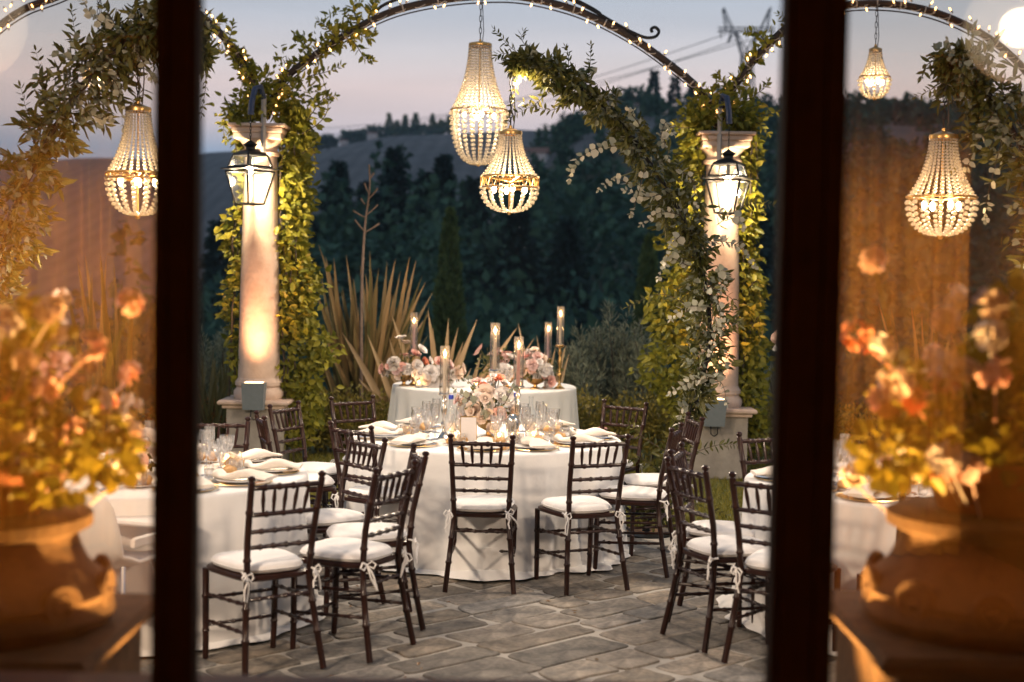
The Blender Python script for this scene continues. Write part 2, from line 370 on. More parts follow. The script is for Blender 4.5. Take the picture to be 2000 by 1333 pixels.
ys = [-120, -60, -20, 0, 8, 12, 14, 16, 18] + list(np.geomspace(20, 2600, 96)) + [6000, 14000]
us = np.linspace(-1, 1, 121)
us = np.sign(us) * np.abs(us) ** 1.3
V = []; 
for y in ys:
    w = 30 + 1.15 * max(y, 0) + (40 if y < 0 else 0)
    for u in us: V.append((u * w, y, 0))
V = np.array(V); V[:, 2] = height(V[:, 0], V[:, 1]); V[V[:, 1] > 5000, 2] = -60
nc = len(us); Fi = []; mi = []
for i in range(len(ys) - 1):
    for k in range(nc - 1):
        Fi.append((i * nc + k, i * nc + k + 1, (i + 1) * nc + k + 1, (i + 1) * nc + k))
        mi.append(1 if ys[i] > 190 else 0)
me = bpy.data.meshes.new('ground'); me.from_pydata(V.tolist(), [], Fi)
me.materials.append(MATS['ground']); me.materials.append(MATS['vineyard'])
me.polygons.foreach_set('material_index', mi); me.polygons.foreach_set('use_smooth', [True] * len(Fi))
struct(link('ground', me))

# ---------------------------------------------------------------- woods far away: one mass
def tree_cloud(base, H, Rr, n, kind, leaf):
    t = rng.random(n)
    if kind == 'conifer':
        t = t ** 1.35; a = rng.random(n) * 2 * pi
        lay = .72 + .28 * np.sin(t * 46 + np.sin(a * 3) * 1.2)
        rr = Rr * (1 - t) ** .85 * lay * (.35 + .65 * rng.random(n) ** .5) * (1 + .2 * np.sin(a * 4 + t * 9))
        P = np.stack([rr * np.cos(a), rr * np.sin(a), H * (.06 + .94 * t)], 1)
        D = np.stack([np.cos(a), np.sin(a), -.35 + .5 * rng.normal(size=n)], 1)
    elif kind == 'cypress':
        a = rng.random(n) * 2 * pi
        rr = Rr * np.minimum(1, (t + .06) * 5) * (1 - t ** 2.2) ** .75 * (.45 + .6 * rng.random(n) ** .5) * (1 + .12 * np.sin(a * 5 + t * 13))
        P = np.stack([rr * np.cos(a), rr * np.sin(a), H * (.03 + .97 * t)], 1)
        D = np.stack([np.cos(a) * .5, np.sin(a) * .5, 1 + .3 * rng.normal(size=n)], 1)
    else:
        Q, d = blob(n, (0, 0, H * .62), (Rr, Rr, H * .40)); P = Q; D = d + rdir(n) * .7
    P = P + np.asarray(base); N = D * .3 + rdir(n)
    L = leaf * (.6 + .8 * rng.random(n))
    return P, D, N, L
acc = [[], [], [], []]
spots = []
for k in range(1500):
    px = random.uniform(150, 2050); Y = random.uniform(52, 300)
    x = (px - 1000) / F * Y
    lim = interp(px, [150, 380, 480, 600, 700, 950, 1030, 1100], [95, 95, 95, 120, 150, 160, 220, 290])
    if Y > lim or random.random() > .55: continue
    if any((x - a) ** 2 + (Y - b) ** 2 < 7 for a, b in spots[-160:]): continue
    spots.append((x, Y))
    kind = random.choice(['leafy', 'leafy', 'conifer'])
    H = random.uniform(5, 9) * (1.0 if kind == 'leafy' else 1.35)
    if px > 960 and Y > 110: H *= interp(Y, [110, 170, 300], [.85, .55, .5])
    b = (x, Y, float(height(x, Y)) - .4)
    n = int(110 * (1.5 if Y < 100 else 1))
    o = tree_cloud(b, H, H * (.40 if kind == 'leafy' else .24), n, kind, .9 if Y > 100 else .75)
    for q, w in zip(acc, o): q.append(w)
P, D, N, L = [np.concatenate(q) for q in acc]
stuff(tag(link('woodland', leaf_mesh('woodland', P, D, N, L, L * .7, 'woodland', shape='diamond')), 'dark woodland covering the valley slope behind the garden', 'woodland'))

def tree(name, label, px, py_top, Y, wpx, kind, material, n=900, leaf=.5, group=None, cat='tree'):
    top = at(px, py_top, Y); g = float(height(top.x, Y)) - .1; H = top.z - g
    t = thing(name, label, cat, (top.x, Y, g), group=group)
    m = MB(); m.tube([(0, 0, -.3), (0, 0, H * .5), (0, 0, H * .96)], [H * .022 + .05, H * .014 + .03, .02], 7)
    for k in range(5):
        a = k * 2.4; z = H * (.2 + .12 * k); m.tube([(0, 0, z), (math.cos(a) * wpx / F * Y * .25, math.sin(a) * wpx / F * Y * .25, z + H * .04)], [H * .008 + .01, .01], 5)
    m.build('trunk', 'bark', t)
    P, D, N, L = tree_cloud((0, 0, 0), H, wpx / F * Y / 2, n, kind, leaf)
    link('crown', leaf_mesh('crown', P, D, N, L, L * .6, material, shape='diamond'), t)
    return t
cn = [(660, 318, 128, 100, 'broad dark fir with a blunt top beside the ivy column'), (718, 356, 138, 60, 'slim dark fir behind the bare dead stalk'),
      (770, 292, 130, 100, 'tallest pointed dark fir in the valley, left of the big chandelier'), (832, 340, 125, 70, 'pointed dark fir just right of the tallest fir'),
      (868, 306, 132, 60, 'slender dark fir just under the big chandelier'), (925, 352, 122, 90, 'dark fir standing behind the big chandelier basket'),
      (600, 420, 110, 70, 'small dark fir half hidden by the left ivy column'), (1010, 400, 105, 120, 'wide dark fir behind the lower chandelier'),
      (1110, 430, 95, 130, 'wide dark fir below the floral arm'), (430, 430, 100, 120, 'dark fir left of the left column below the lantern'),
      (1480, 400, 95, 120, 'dark fir right of the right column')]
for px, py, Y, w, lab in cn: tree('fir_tree', lab, px, py, Y, w * 1.15, 'conifer', 'conifer', 1900, .75, 'firs in the valley')
for i, (px, py) in enumerate([(760, 226), (775, 240), (792, 229), (812, 225), (845, 228), (862, 238), (878, 230)]):
    tree('cypress_tree', ['leftmost', 'second', 'third', 'fourth', 'fifth', 'sixth', 'rightmost'][i] + ' cypress of the row on the far ridge', px, py, 590, 13 + 4 * (i % 2), 'cypress', 'cypress', 320, 1.3, 'cypresses on the far ridge')
for px, py, w, lab in [(1278, 138, 34, 'tall pointed fir on the right hilltop'), (1318, 152, 40, 'second pointed fir on the right hilltop'), (1352, 168, 36, 'fir on the hilltop next to the right arch end'),
                       (1490, 190, 60, 'round-headed tree on the hilltop right of the right arch')]:
    tree('hilltop_tree', lab, px, py, 295, w, 'leafy' if 'round' in lab else 'conifer', 'conifer', 500, 1.1, 'trees on the right hilltop')
for px, py, w, lab in [(1200, 192, 70, 'broad tree at the left end of the right hilltop'), (1245, 178, 80, 'broad bushy tree left of the hilltop firs'), (1400, 196, 90, 'broad bushy tree behind the right ivy tuft'),
                       (1680, 188, 120, 'broad tree on the hill seen through the right glass'), (1780, 200, 110, 'second broad tree on the hill seen through the right glass'), (1120, 236, 60, 'low broad tree on the slope right of the floral arm tip'), (1600, 200, 100, 'broad tree on the hill hidden partly by the right door stile')]:
    tree('hilltop_tree', lab, px, py, 290, w, 'leafy', 'woodland', 700, 1.2, 'trees on the right hilltop')
for px, py, w, lab in [(640, 268, 40, 'low round tree at the left end of the far ridge'), (690, 262, 50, 'round tree on the far ridge left of the cypress row'), (735, 252, 60, 'bushy tree at the foot of the cypress row'), (820, 250, 90, 'wide bushy grove under the cypress row'), (610, 280, 40, 'bush at the ridge end beside the left ivy')]:
    tree('ridge_tree', lab, px, py, 588, w, 'leafy', 'woodland', 500, 1.8, 'trees on the far ridge')
tree('cypress_tree', 'dark green columnar cypress behind the small candle table', 880, 418, 30, 66, 'cypress', 'cypress', 5000, .16)
tree('cypress_tree', 'dark columnar cypress left of the right column', 1268, 470, 32, 70, 'cypress', 'cypress', 4000, .17)

def far_house(label, px, py, Y, w, h, rz):
    p = at(px, py, Y); g = float(height(p.x, p.y))
    t = thing('farmhouse', label, 'house', (p.x, p.y, g - 1), rz)
    MB().box((0, 0, h / 2 + .5), (w, w * .7, h + 1)).build('wall', 'house_far', t)
    m = MB(); z = h + 1; m.add([(-w * .55, -w * .4, z), (w * .55, -w * .4, z), (w * .55, w * .4, z), (-w * .55, w * .4, z), (-w * .55, 0, z + h * .35), (w * .55, 0, z + h * .35)],
                               [(0, 1, 5, 4), (2, 3, 4, 5), (0, 4, 3), (1, 2, 5), (3, 2, 1, 0)]); m.build('roof', 'roof_far', t, smooth=False)
    for k in (-1, 0, 1):
        MB().box((k * w * .3, -w * .35 - .02, h * .6 + .5), (w * .09, .12, h * .22)).build('window', 'pane_far', t)
far_house('pale farmhouse on the far vineyard hill left of the cypress row', 727, 280, 560, 3.6, 2, .3)
far_house('pale house low on the slope beside the lower chandelier', 1042, 285, 200, 4, 2.4, -.2)
far_house('grey villa among trees on the right hilltop', 1205, 205, 285, 10, 4, .4)
far_house('small farmhouse on the far hill seen through the ridge trees', 672, 283, 570, 3, 1.8, -.3)

# pylon and its cables
pb = at(1457, 150, 330); pg = float(height(pb.x, 330))
t = thing('pylon', 'lattice electricity pylon on the hill above the right column', 'pylon', (pb.x, 330, pg))
def pp(x, y, dy=0): q_ = at(x, y, 330); return (q_.x - pb.x, dy, q_.z - pg)
t.rotation_euler = (0, 0, 0)
m = MB()
def bar(a, b, r=.42): m.tube([a, b], r * .46, 5)
for dy in (-1.2, 1.2):
    for s in (-1, 1):
        X = lambda d: 1458 + s * d
        bar(pp(X(22), 62, dy), pp(X(9), 108, dy)); bar(pp(X(9), 108, dy), pp(X(14), 200, dy * 2)); bar(pp(X(22), 62, dy), pp(X(36), 84, dy), .25); bar(pp(X(36), 84, dy), pp(X(30), 62, dy), .25)
        bar(pp(X(22), 62, dy), pp(X(-6), 108, dy), .25); bar(pp(X(9), 108, dy), pp(X(-11), 150, dy), .25); bar(pp(X(11), 150, dy), pp(X(-13), 195, dy), .25)
        bar(pp(X(26), 60, dy), pp(X(46), 16, dy), .32); bar(pp(X(46), 16, dy), pp(X(40), 60, dy), .28)
m.build('mast', 'steel_far', t)
m = MB()
for y, r in ((62, .45), (54, .3)): bar(pp(1402, y), pp(1514, y), r)
for k in range(10): bar(pp(1404 + 11 * k, 62), pp(1409.5 + 11 * k, 54), .2); bar(pp(1409.5 + 11 * k, 54), pp(1415 + 11 * k, 62), .2)
for x in (1408, 1458, 1508): bar(pp(x, 62), pp(x, 76), .3)
m.build('crossarm', 'steel_far', t)
for i, (a, b, lab) in enumerate([((1420, 66), (560, 268), 'upper'), ((1440, 78), (560, 290), 'middle'), ((1495, 70), (560, 252), 'lower')]):
    p0 = at(*a, 330); p1 = at(*b, 620); pts = [p0.lerp(p1, u) - Vector((0, 0, 22 * u * (1 - u))) for u in np.linspace(0, 1, 24)]
    m = MB(); m.tube(pts, .10, 4); tag(m.build('power_cable', 'steel_far'), f'{lab} of the three thin power cables crossing the sky from the pylon', 'cable', 'power cables')

# ---------------------------------------------------------------- house, room and doors
HW = 3.3
house = thing('house', 'plastered house whose glazed doorway the view looks through', 'house', (0, 0, 0))
m = MB()
for x0, x1, z0, z1 in ((-9, -1.5, -.1, 5.2), (1.5, 9, -.1, 5.2), (-1.5, 1.5, -.1, .86), (-1.5, 1.5, 2.75, 5.2)):
    m.box(((x0 + x1) / 2, HW - .15, (z0 + z1) / 2), (x1 - x0, .3, z1 - z0))
m.build('wall', 'plaster', house, smooth=False)
MB().box((0, 3.03, .868), (2.98, .62, .056), bev=.012).build('sill', 'sill', house)
m = MB(); m.box((-3.6, -.6, 1.65), (.1, 7.2, 3.4)); m.box((3.6, -.6, 1.65), (.1, 7.2, 3.4)); m.box((0, -4.2, 1.65), (7.1, .1, 3.4)); m.build('room_wall', 'room_wall', house, smooth=False)
MB().box((0, -.6, .02), (7.1, 7.1, .06)).build('room_floor', 'room_floor', house)
MB().box((0, -.6, 3.42), (7.3, 7.3, .1)).build('room_ceiling', 'beam', house)
for k in range(7):
    p_ = MB().box((-3.0 + k * .84, -4.12, 1.0), (.70, .05, 1.5), bev=.02).build('wall_panel', 'cabinet', house); MB().box((-3.0 + k * .84, -4.085, 1.0), (.50, .03, 1.26), bev=.012).build('panel_field', 'room_wall', p_)
    MB().box((-2.58 + k * .84, -4.13, 2.5), (.06, .05, 1.3), bev=.01).build('wall_batten', 'cabinet', house)
for s, x0, x1, nm in ((1, 1.55, 3.3, 'right'), (-1, -3.4, -1.3, 'left')):  # gold drapes added to give the panes streaky amber reflections
    t = thing('added_curtain', f'gold pleated drape added in the room to streak the reflection in the {nm} glass', 'added_curtain', ((x0 + x1) / 2, -3.55, .06)); m = MB(); w = x1 - x0; nx = 150; zs = np.linspace(0, 3.28, 14)
    V_ = [((k / nx - .5) * w, .05 * math.sin(k * .55 + .5 * math.sin(k * .13)) * (1 - .25 * z / 2.75) + .025 * math.sin(k * .21 + z), z) for z in zs for k in range(nx + 1)]
    m.add(V_, [(i * (nx + 1) + k, i * (nx + 1) + k + 1, (i + 1) * (nx + 1) + k + 1, (i + 1) * (nx + 1) + k) for i in range(13) for k in range(nx)]); m.build('drape', 'added_curtain', t)
    m = MB(); m.tube([(-w / 2 - .15, 0, 3.28), (w / 2 + .15, 0, 3.28)], .018, 10); m.build('rod', 'brass', t)
for s, px in ((1, 2105), (-1, -60)):
    p = at(px, 45, 7.1)
    g = thing('globe_pendant', 'round milky globe lamp inside the room, mirrored in the ' + ('right' if s > 0 else 'left') + ' glass', 'lamp', (p.x, -1.5, p.z))
    m = MB(); m.ball((0, 0, 0), .28, 24, 16); m.build('globe', 'globe', g); lamp('globe_light', 'POINT', (0, 0, 0), 14, (1, .74, .48), g, .10); MB().tube([(0, 0, .23), (0, 0, 3.36 - p.z)], .008, 6).build('cord', 'black_iron', g)
    o = lamp('added_room_spot', 'SPOT', (0, -.05, -.34), 1050, (1, .52, .13), g, .1, spot_size=R(104), spot_blend=1.0); aim(o, (s * .05, -.75, -.8))  # added spot without a fixture, aimed back to light the lower room

def door_leaf(label, x0, x1, y0, rz, wl, wr):
    """leaf standing between x0 and x1 with stiles of width wl, wr"""
    t = thing('glazed_door', label, 'door', ((x0 + x1) / 2, y0, .93), rz)
    w = x1 - x0; h = 1.62
    def stile(xc, ws):
        m = MB(); m.box((xc, 0, h / 2), (ws, .055, h), bev=.006)
        s = m.build('stile', 'frame_wood', t)
        for sg in (-1, 1): MB().box((xc + sg * ws * .28, -.032, h / 2), (ws * .2, .012, h - .02), bev=.004).build('moulding', 'frame_wood', s)
    stile(-w / 2 + wl / 2, wl); stile(w / 2 - wr / 2, wr)
    for z in (.04, h - .04): MB().box(((wl - wr) / 2, 0, z), (w - wl - wr - .004, .05, .075), bev=.006).build('rail', 'frame_wood', t)
    MB().box(((wl - wr) / 2, 0, h / 2), (w - wl - wr - .002, .004, h - .16)).build('glass_pane', 'pane', t, smooth=False)
door_leaf('dark brown glazed door leaf filling the left edge of the view', -1.46, -.618, 2.80, R(0), .09, .083)
door_leaf('dark brown glazed door leaf filling the right edge of the view', .524, 1.46, 2.84, R(1.5), .122, .09)

# lamps on the facade, above the picture
def facade_lamp(label, x, z, W, colr, tgt, ang, arm=.22):
    t = thing('wall_lamp', label, 'lamp', (x, HW, z), group='lamps on the house front')
    m = MB(); m.box((0, .02, 0), (.10, .04, .14), bev=.008); m.tube([(0, .03, 0), (0, arm * .6, .04), (0, arm - .02, -.01)], .012, 8); m.build('bracket', 'black_iron', t)
    m = MB(); m.lathe([(.02, .06), (.05, .05), (.09, -.08), (.085, -.08)], (0, arm, 0), 16); m.build('shade', 'black_iron', t)
    MB().ball((0, arm, -.06), .035, 10, 8).build('bulb', 'bulb', t)
    o = lamp('wall_lamp_light', 'SPOT', (0, arm + .06, -.13), W, colr, t, .22, spot_size=ang, spot_blend=.5); aim(o, Vector(tgt) - Vector((x, HW + arm + .06, z - .13)))
facade_lamp('wall lamp on the house front, left of the doorway', -2.6, 3.0, 560, (1, .76, .55), (-.2, 9, .4), R(110))
facade_lamp('wall lamp on the house front, right of the doorway', 2.9, 3.0, 400, (1, .76, .55), (.4, 9, .4), R(110))
for s, nm in ((-1, 'left'), (1, 'right')):
    t = thing('ground_spotlight', f'small ground spotlight aimed at the {nm} geranium pot', 'spotlight', (s * .36, 3.72, .02), group='ground spotlights by the doorway')
    m = MB(); m.tube([(0, 0, 0), (0, 0, .10)], .012, 8); m.lathe([(.06, 0), (.06, .01), (.015, .015)], seg=14, cap=True); m.build('spike', 'black_iron', t)
    d = (Vector((s * 1.26, 3.85, 1.72)) - Vector((s * .36, 3.72, .15))).normalized(); m = MB(); m.tube([Vector((0, 0, .13)) - d * .06, Vector((0, 0, .13)) + d * .05], [.03, .045], 14, cap=False); m.ball(Vector((0, 0, .13)) - d * .055, .03, 10, 6); m.build('head', 'black_iron', t)
    o = lamp('ground_spot_beam', 'SPOT', Vector((0, 0, .13)) + d * .06, 620, (1, .55, .18), t, .04, spot_size=R(40), spot_blend=.8); aim(o, d)

# ---------------------------------------------------------------- terrace of single stones, edging, lawn
terrace = MB().box((0, 6.75, -.06), (17.6, 7.3, .12)).build('terrace', 'mortar', smooth=False); struct(terrace)
def stone_mesh(poly, h, name, bev=.006):
    """poly: list of (x,y) ccw"""
    c = sum((Vector(p) for p in poly), Vector((0, 0))) / len(poly); n = len(poly); V_ = []; F_ = []
    for z, k in ((-.01, 0), (h - bev * .6, 0), (h, bev)):
        for p in poly:
            d = (c - Vector(p)); q = Vector(p) + d.normalized() * k; V_.append((q.x - c.x, q.y - c.y, z))
    for L in range(2):
        for k in range(n): F_.append((L * n + k, L * n + (k + 1) % n, (L + 1) * n + (k + 1) % n, (L + 1) * n + k))
    F_.append(tuple(range(2 * n, 3 * n)))
    return c, V_, F_
A0 = R(43); ex = Vector((math.cos(A0), math.sin(A0))); ey = Vector((-math.sin(A0), math.cos(A0)))
v = -9.0; cnt = 0
rs = random.Random(3)
orig = Vector((0, 7.5))
while v < 9:
    w = rs.uniform(.21, .33); u = -9 + rs.random() * .4
    while u < 9:
        l = rs.uniform(.32, .74) if rs.random() < .8 else rs.uniform(.22, .36)
        g = rs.uniform(.010, .022)
        c0 = orig + ex * (u + l / 2) + ey * (v + w / 2)
        vis = abs(c0.x) < .40 * c0.y + .35 and 4.6 < c0.y < 10.06
        if vis:
            cs = [(u + g, v + g), (u + l - g, v + g), (u + l - g, v + w - g), (u + g, v + w - g)]
            cs = [(a + rs.uniform(-.028, .028), b + rs.uniform(-.022, .022)) for a, b in cs]
            poly = []
            for k in range(4):
                p = Vector(cs[k]); q0 = Vector(cs[k - 1]); q1 = Vector(cs[(k + 1) % 4]); r = rs.uniform(.018, .05)
                poly += [p + (q0 - p).normalized() * r, p + (q0 - p).normalized() * r * .28 + (q1 - p).normalized() * r * .28, p + (q1 - p).normalized() * r]
                e = (p + q1) / 2; nn = Vector((-(q1 - p).y, (q1 - p).x)).normalized(); poly.append(e + nn * rs.uniform(-.012, .014))
            poly = [orig + ex * p.x + ey * p.y for p in poly]
            if max(p.y for p in poly) < 10.13:
                c, V_, F_ = stone_mesh(poly, rs.uniform(.004, .012), 'paving_stone')
                mb = MB(); mb.add(V_, F_); mb.build('paving_stone', 'paving', terrace, loc=(c.x, c.y, .06 - .06), angle=30); cnt += 1
        u += l
    v += w
# the terrace sits at its object's origin, stones are placed in world units
x = -4.2
while x < 5.2:
    l = rs.uniform(.36, .46); c, V_, F_ = stone_mesh([(x + .006, 10.16), (x + l - .006, 10.16), (x + l - .006, 10.40), (x + .006, 10.40)], .02, 'edging_stone')
    mb = MB(); mb.add(V_, F_); mb.build('edging_stone', 'edging', terrace, loc=(c.x, c.y, 0), angle=30); x += l
lawn = MB(); xs = np.linspace(-9, 9, 41); yy = np.linspace(10.41, 16.4, 16)
LV = [(a, b, -.02 + .012 * math.sin(a * 3) * math.sin(b * 2.3)) for b in yy for a in xs]
lawn.add(LV, [(i * 41 + k, i * 41 + k + 1, (i + 1) * 41 + k + 1, (i + 1) * 41 + k) for i in range(15) for k in range(40)])
struct(lawn.build('lawn', 'lawn'))
n = 42000
P = np.stack([rng.uniform(-4.6, 5.2, n), rng.uniform(10.42, 14.6, n), np.full(n, -.03)], 1)
D = rng.normal(size=(n, 3)) * .35; D[:, 2] = 1
stuff(tag(link('grass', leaf_mesh('grass', P, D, rdir(n), rng.uniform(.035, .075, n), .008, 'grass', shape='diamond', droop=.25)), 'short mown grass between the terrace and the columns', 'grass'))

n = 90
P = np.stack([rng.uniform(-2.6, 2.6, n), rng.uniform(5.2, 9.8, n), np.full(n, .016)], 1); D = rng.normal(size=(n, 3)); D[:, 2] *= .08
stuff(tag(link('fallen_leaves', leaf_mesh('fallen_leaves', P, D, np.array([0, 0, 1]) + rng.normal(size=(n, 3)) * .2, rng.uniform(.015, .045, n), rng.uniform(.008, .02, n), 'russet', fold=.2)), 'few small dry leaves scattered over the paving', 'leaves'))
# ---------------------------------------------------------------- columns, arches, fairy lights
colL = at(507, 600, COLY); colR = at(1405, 600, COLY)
def column(label, x):
    t = thing('stone_column', label, 'column', (x, COLY, -.02), group='stone columns')
    MB().box((0, 0, .30), (.51, .51, .60), bev=.012).build('pedestal', 'plinth', t)
    m = MB(); m.box((0, 0, .612), (.58, .58, .04), bev=.008); m.box((0, 0, .648), (.66, .66, .04), bev=.012); m.build('pedestal_cap', 'column', t)
    m = MB(); m.lathe([(.0, .668), (.225, .668), (.235, .70), (.235, .74), (.215, .765), (.205, .78), (.222, .80), (.222, .83), (.205, .85), (.197, .87)], seg=32); m.build('base', 'column', t)
    prof = [(.195 - .043 * (k / 14) ** 1.4, .865 + 2.10 * k / 14) for k in range(15)]
    m = MB(); m.lathe(prof, seg=36); m.build('shaft', 'column', t)
    m = MB(); m.lathe([(.15, 2.955), (.178, 2.965), (.182, 2.99), (.165, 3.005), (.155, 3.02), (.16, 3.05), (.20, 3.10), (.205, 3.115)], seg=32)
    m.box((0, 0, 3.135), (.44, .44, .06), bev=.01); m.box((0, 0, 3.19), (.47, .47, .055), bev=.012); m.box((0, 0, 3.232), (.53, .53, .032), bev=.008); m.build('capital', 'column', t)
    return t
column('peach-lit stone column left, with ivy on its right side', colL.x)
column('peach-lit stone column right, half hidden by the floral garland', colR.x)

def arch_path(pts, n, dy=0): return smooth_path([at(a, b, COLY + dy) for a, b in pts], n)
ARC = {'middle': ([(520, 232), (540, 180), (570, 142), (640, 92), (700, 54), (770, 22), (850, 3), (930, -6), (1010, -6), (1090, 10), (1160, 35), (1240, 78), (1310, 128), (1360, 170), (1392, 215), (1400, 250)], 0),
       'left': ([(505, 235), (495, 165), (462, 105), (430, 65), (390, 30), (330, -8), (250, -34), (170, -28), (110, -5), (45, 20), (-10, 60), (-60, 120)], 0),
       'right': ([(1408, 250), (1420, 195), (1455, 140), (1500, 88), (1550, 45), (1600, 22), (1660, 10), (1720, 8), (1790, 16), (1860, 38), (1930, 75), (1990, 125), (2040, 190)], 0)}
fairy = MB(); 
for nm, (pts, dy) in ARC.items():
    t = thing('iron_arch', f'rusty brown iron arch over the {nm} opening, wound with fairy lights', 'arch', (0, 0, 0), group='iron arches')
    A = arch_path(pts, 90, dy)
    m = MB(); m.tube([tuple(p) for p in A], .036, 7); m.build('bar', 'iron', t)
    A2 = A + np.array([0, .06, -.048]); m = MB(); m.tube([tuple(p) for p in A2[8:-8]], .007, 6); m.build('inner_rod', 'iron', t)
    tm = MB(); tm.lathe([(.037, -.006), (.040, -.006), (.040, .006), (.037, .006)], seg=10); tme = tm.mesh('cable_tie', 'grey_post')
    for k in range(6, 86, 5):
        d = unit(A[k + 1] - A[k]); o = link('cable_tie', tme, t, tuple(A[k])); o.rotation_euler = Vector(d).to_track_quat('Z', 'Y').to_euler()
    s = thing('fairy_light_string', f'warm fairy light string wound round the {nm} arch', 'fairy lights', (0, 0, 0), group='fairy light strings')
    m = MB(); W = []
    for k in range(360):
        q = A[min(int(k / 4), 89)] * (1 - (k % 4) / 4) + A[min(int(k / 4) + 1, 89)] * (k % 4) / 4; a = k * .55
        W.append(q + np.array([math.cos(a) * .03, math.sin(a) * .042, math.sin(a + .4) * .042 + .004]))
    m.tube([tuple(w) for w in W], .0045, 4); m.build('wire', 'grey_post', s)
    bm_ = MB(); bm_.lathe([(.003, -.016), (.0075, -.013), (.008, .009), (.005, .016), (.001, .018)], seg=7, cap=True); bme = bm_.mesh('bulb', 'bulb_fairy')
    cm_ = MB(); cm_.lathe([(.006, -.045), (.009, -.042), (.009, -.02), (.004, -.018)], seg=6); cme = cm_.mesh('socket', 'grey_post')
    nb = {'middle': 56, 'left': 44, 'right': 46}[nm]
    for k in range(nb):
        u = (k + random.random() * .7) / nb * 86 + 1; i = int(u); q = A[i] * (1 - u + i) + A[i + 1] * (u - i)
        d = unit(A[i + 1] - A[i]); nrm = np.array([-d[2], 0, d[0]]); sg = random.choice((-1, 1, 1, -1, .3))
        o = q + nrm * sg * random.uniform(.05, .075) + np.array([0, -.05 - .04 * random.random(), 0])
        b = link('bulb', bme, s, tuple(o)); b.rotation_euler = (random.uniform(-.6, .6), random.uniform(-.6, .6) + (pi if sg < 0 else 0), 0)
        c = link('socket', cme, b)
# iron scrollwork above the middle arch
t = thing('iron_scroll', 'dark wrought iron scroll curling above the middle arch', 'ironwork', (0, 0, 0))
m = MB(); S = [at(a, b, COLY) for a, b in [(1010, -40), (1080, -12), (1120, 2), (1160, 22), (1205, 48), (1240, 66), (1262, 74), (1280, 72), (1287, 62), (1280, 54), (1272, 57), (1274, 64)]]
m.tube([tuple(p) for p in smooth_path(S, 60)], .016, 6); m.build('scroll', 'black_iron', t)
m = MB(); S = [at(a, b, COLY) for a, b in [(1030, -6), (1070, -22), (1110, -4), (1130, 2), (1172, 26), (1166, 36)]]
m.tube([tuple(p) for p in smooth_path(S, 40)], .012, 6); m.build('brace', 'black_iron', t)
t = thing('iron_scroll', 'short dark iron scroll on the left shoulder of the middle arch', 'ironwork', (0, 0, 0))
m = MB(); S = [at(a, b, COLY) for a, b in [(732, 24), (750, 10), (790, -6), (850, -24), (900, -30)]]; m.tube([tuple(p) for p in smooth_path(S, 40)], .016, 6); m.build('scroll', 'black_iron', t)

# uplight boxes on the column bases
def uplight(label, px, py, x):
    p = at(px, py, COLY - .36); t = thing('uplight', label, 'uplight', (p.x, p.y, p.z), group='uplights on the columns')
    m = MB(); m.add([(-.10, -.06, -.125), (.09, -.06, -.125), (.09, .05, -.125), (-.10, .05, -.125), (-.105, -.10, .125), (.105, -.10, .125), (.105, .05, .125), (-.105, .05, .125)],
                    [(3, 2, 1, 0), (0, 1, 5, 4), (1, 2, 6, 5), (2, 3, 7, 6), (3, 0, 4, 7), (4, 5, 6, 7)]); m.build('housing', 'grey_box', t, smooth=False)
    MB().box((0, -.02, .129), (.16, .10, .006)).build('lens', 'lens_warm', t, smooth=False)
    m = MB(); m.tube([(-.03, .0, -.125), (-.03, -.02, -.2), (0, -.03, -.22), (.03, -.02, -.2), (.04, .03, -.15)], .006, 6); m.build('cable', 'black_iron', t)
    m = MB(); m.box((0, .075, -.02), (.06, .05, .10)); m.build('bracket', 'grey_box', t)
    o = lamp('uplight_beam', 'SPOT', (0, -.10, .16), 190, (1, .49, .24), t, .13, spot_size=R(100), spot_blend=1.0); aim(o, (.04, .26, 1))
    # the wash that spills on to the ivy beside the column
uplight('grey uplight box on the front of the left column base', 497, 774, colL.x)
uplight('grey uplight box on the right column base behind the garland', 1395, 806, colR.x)

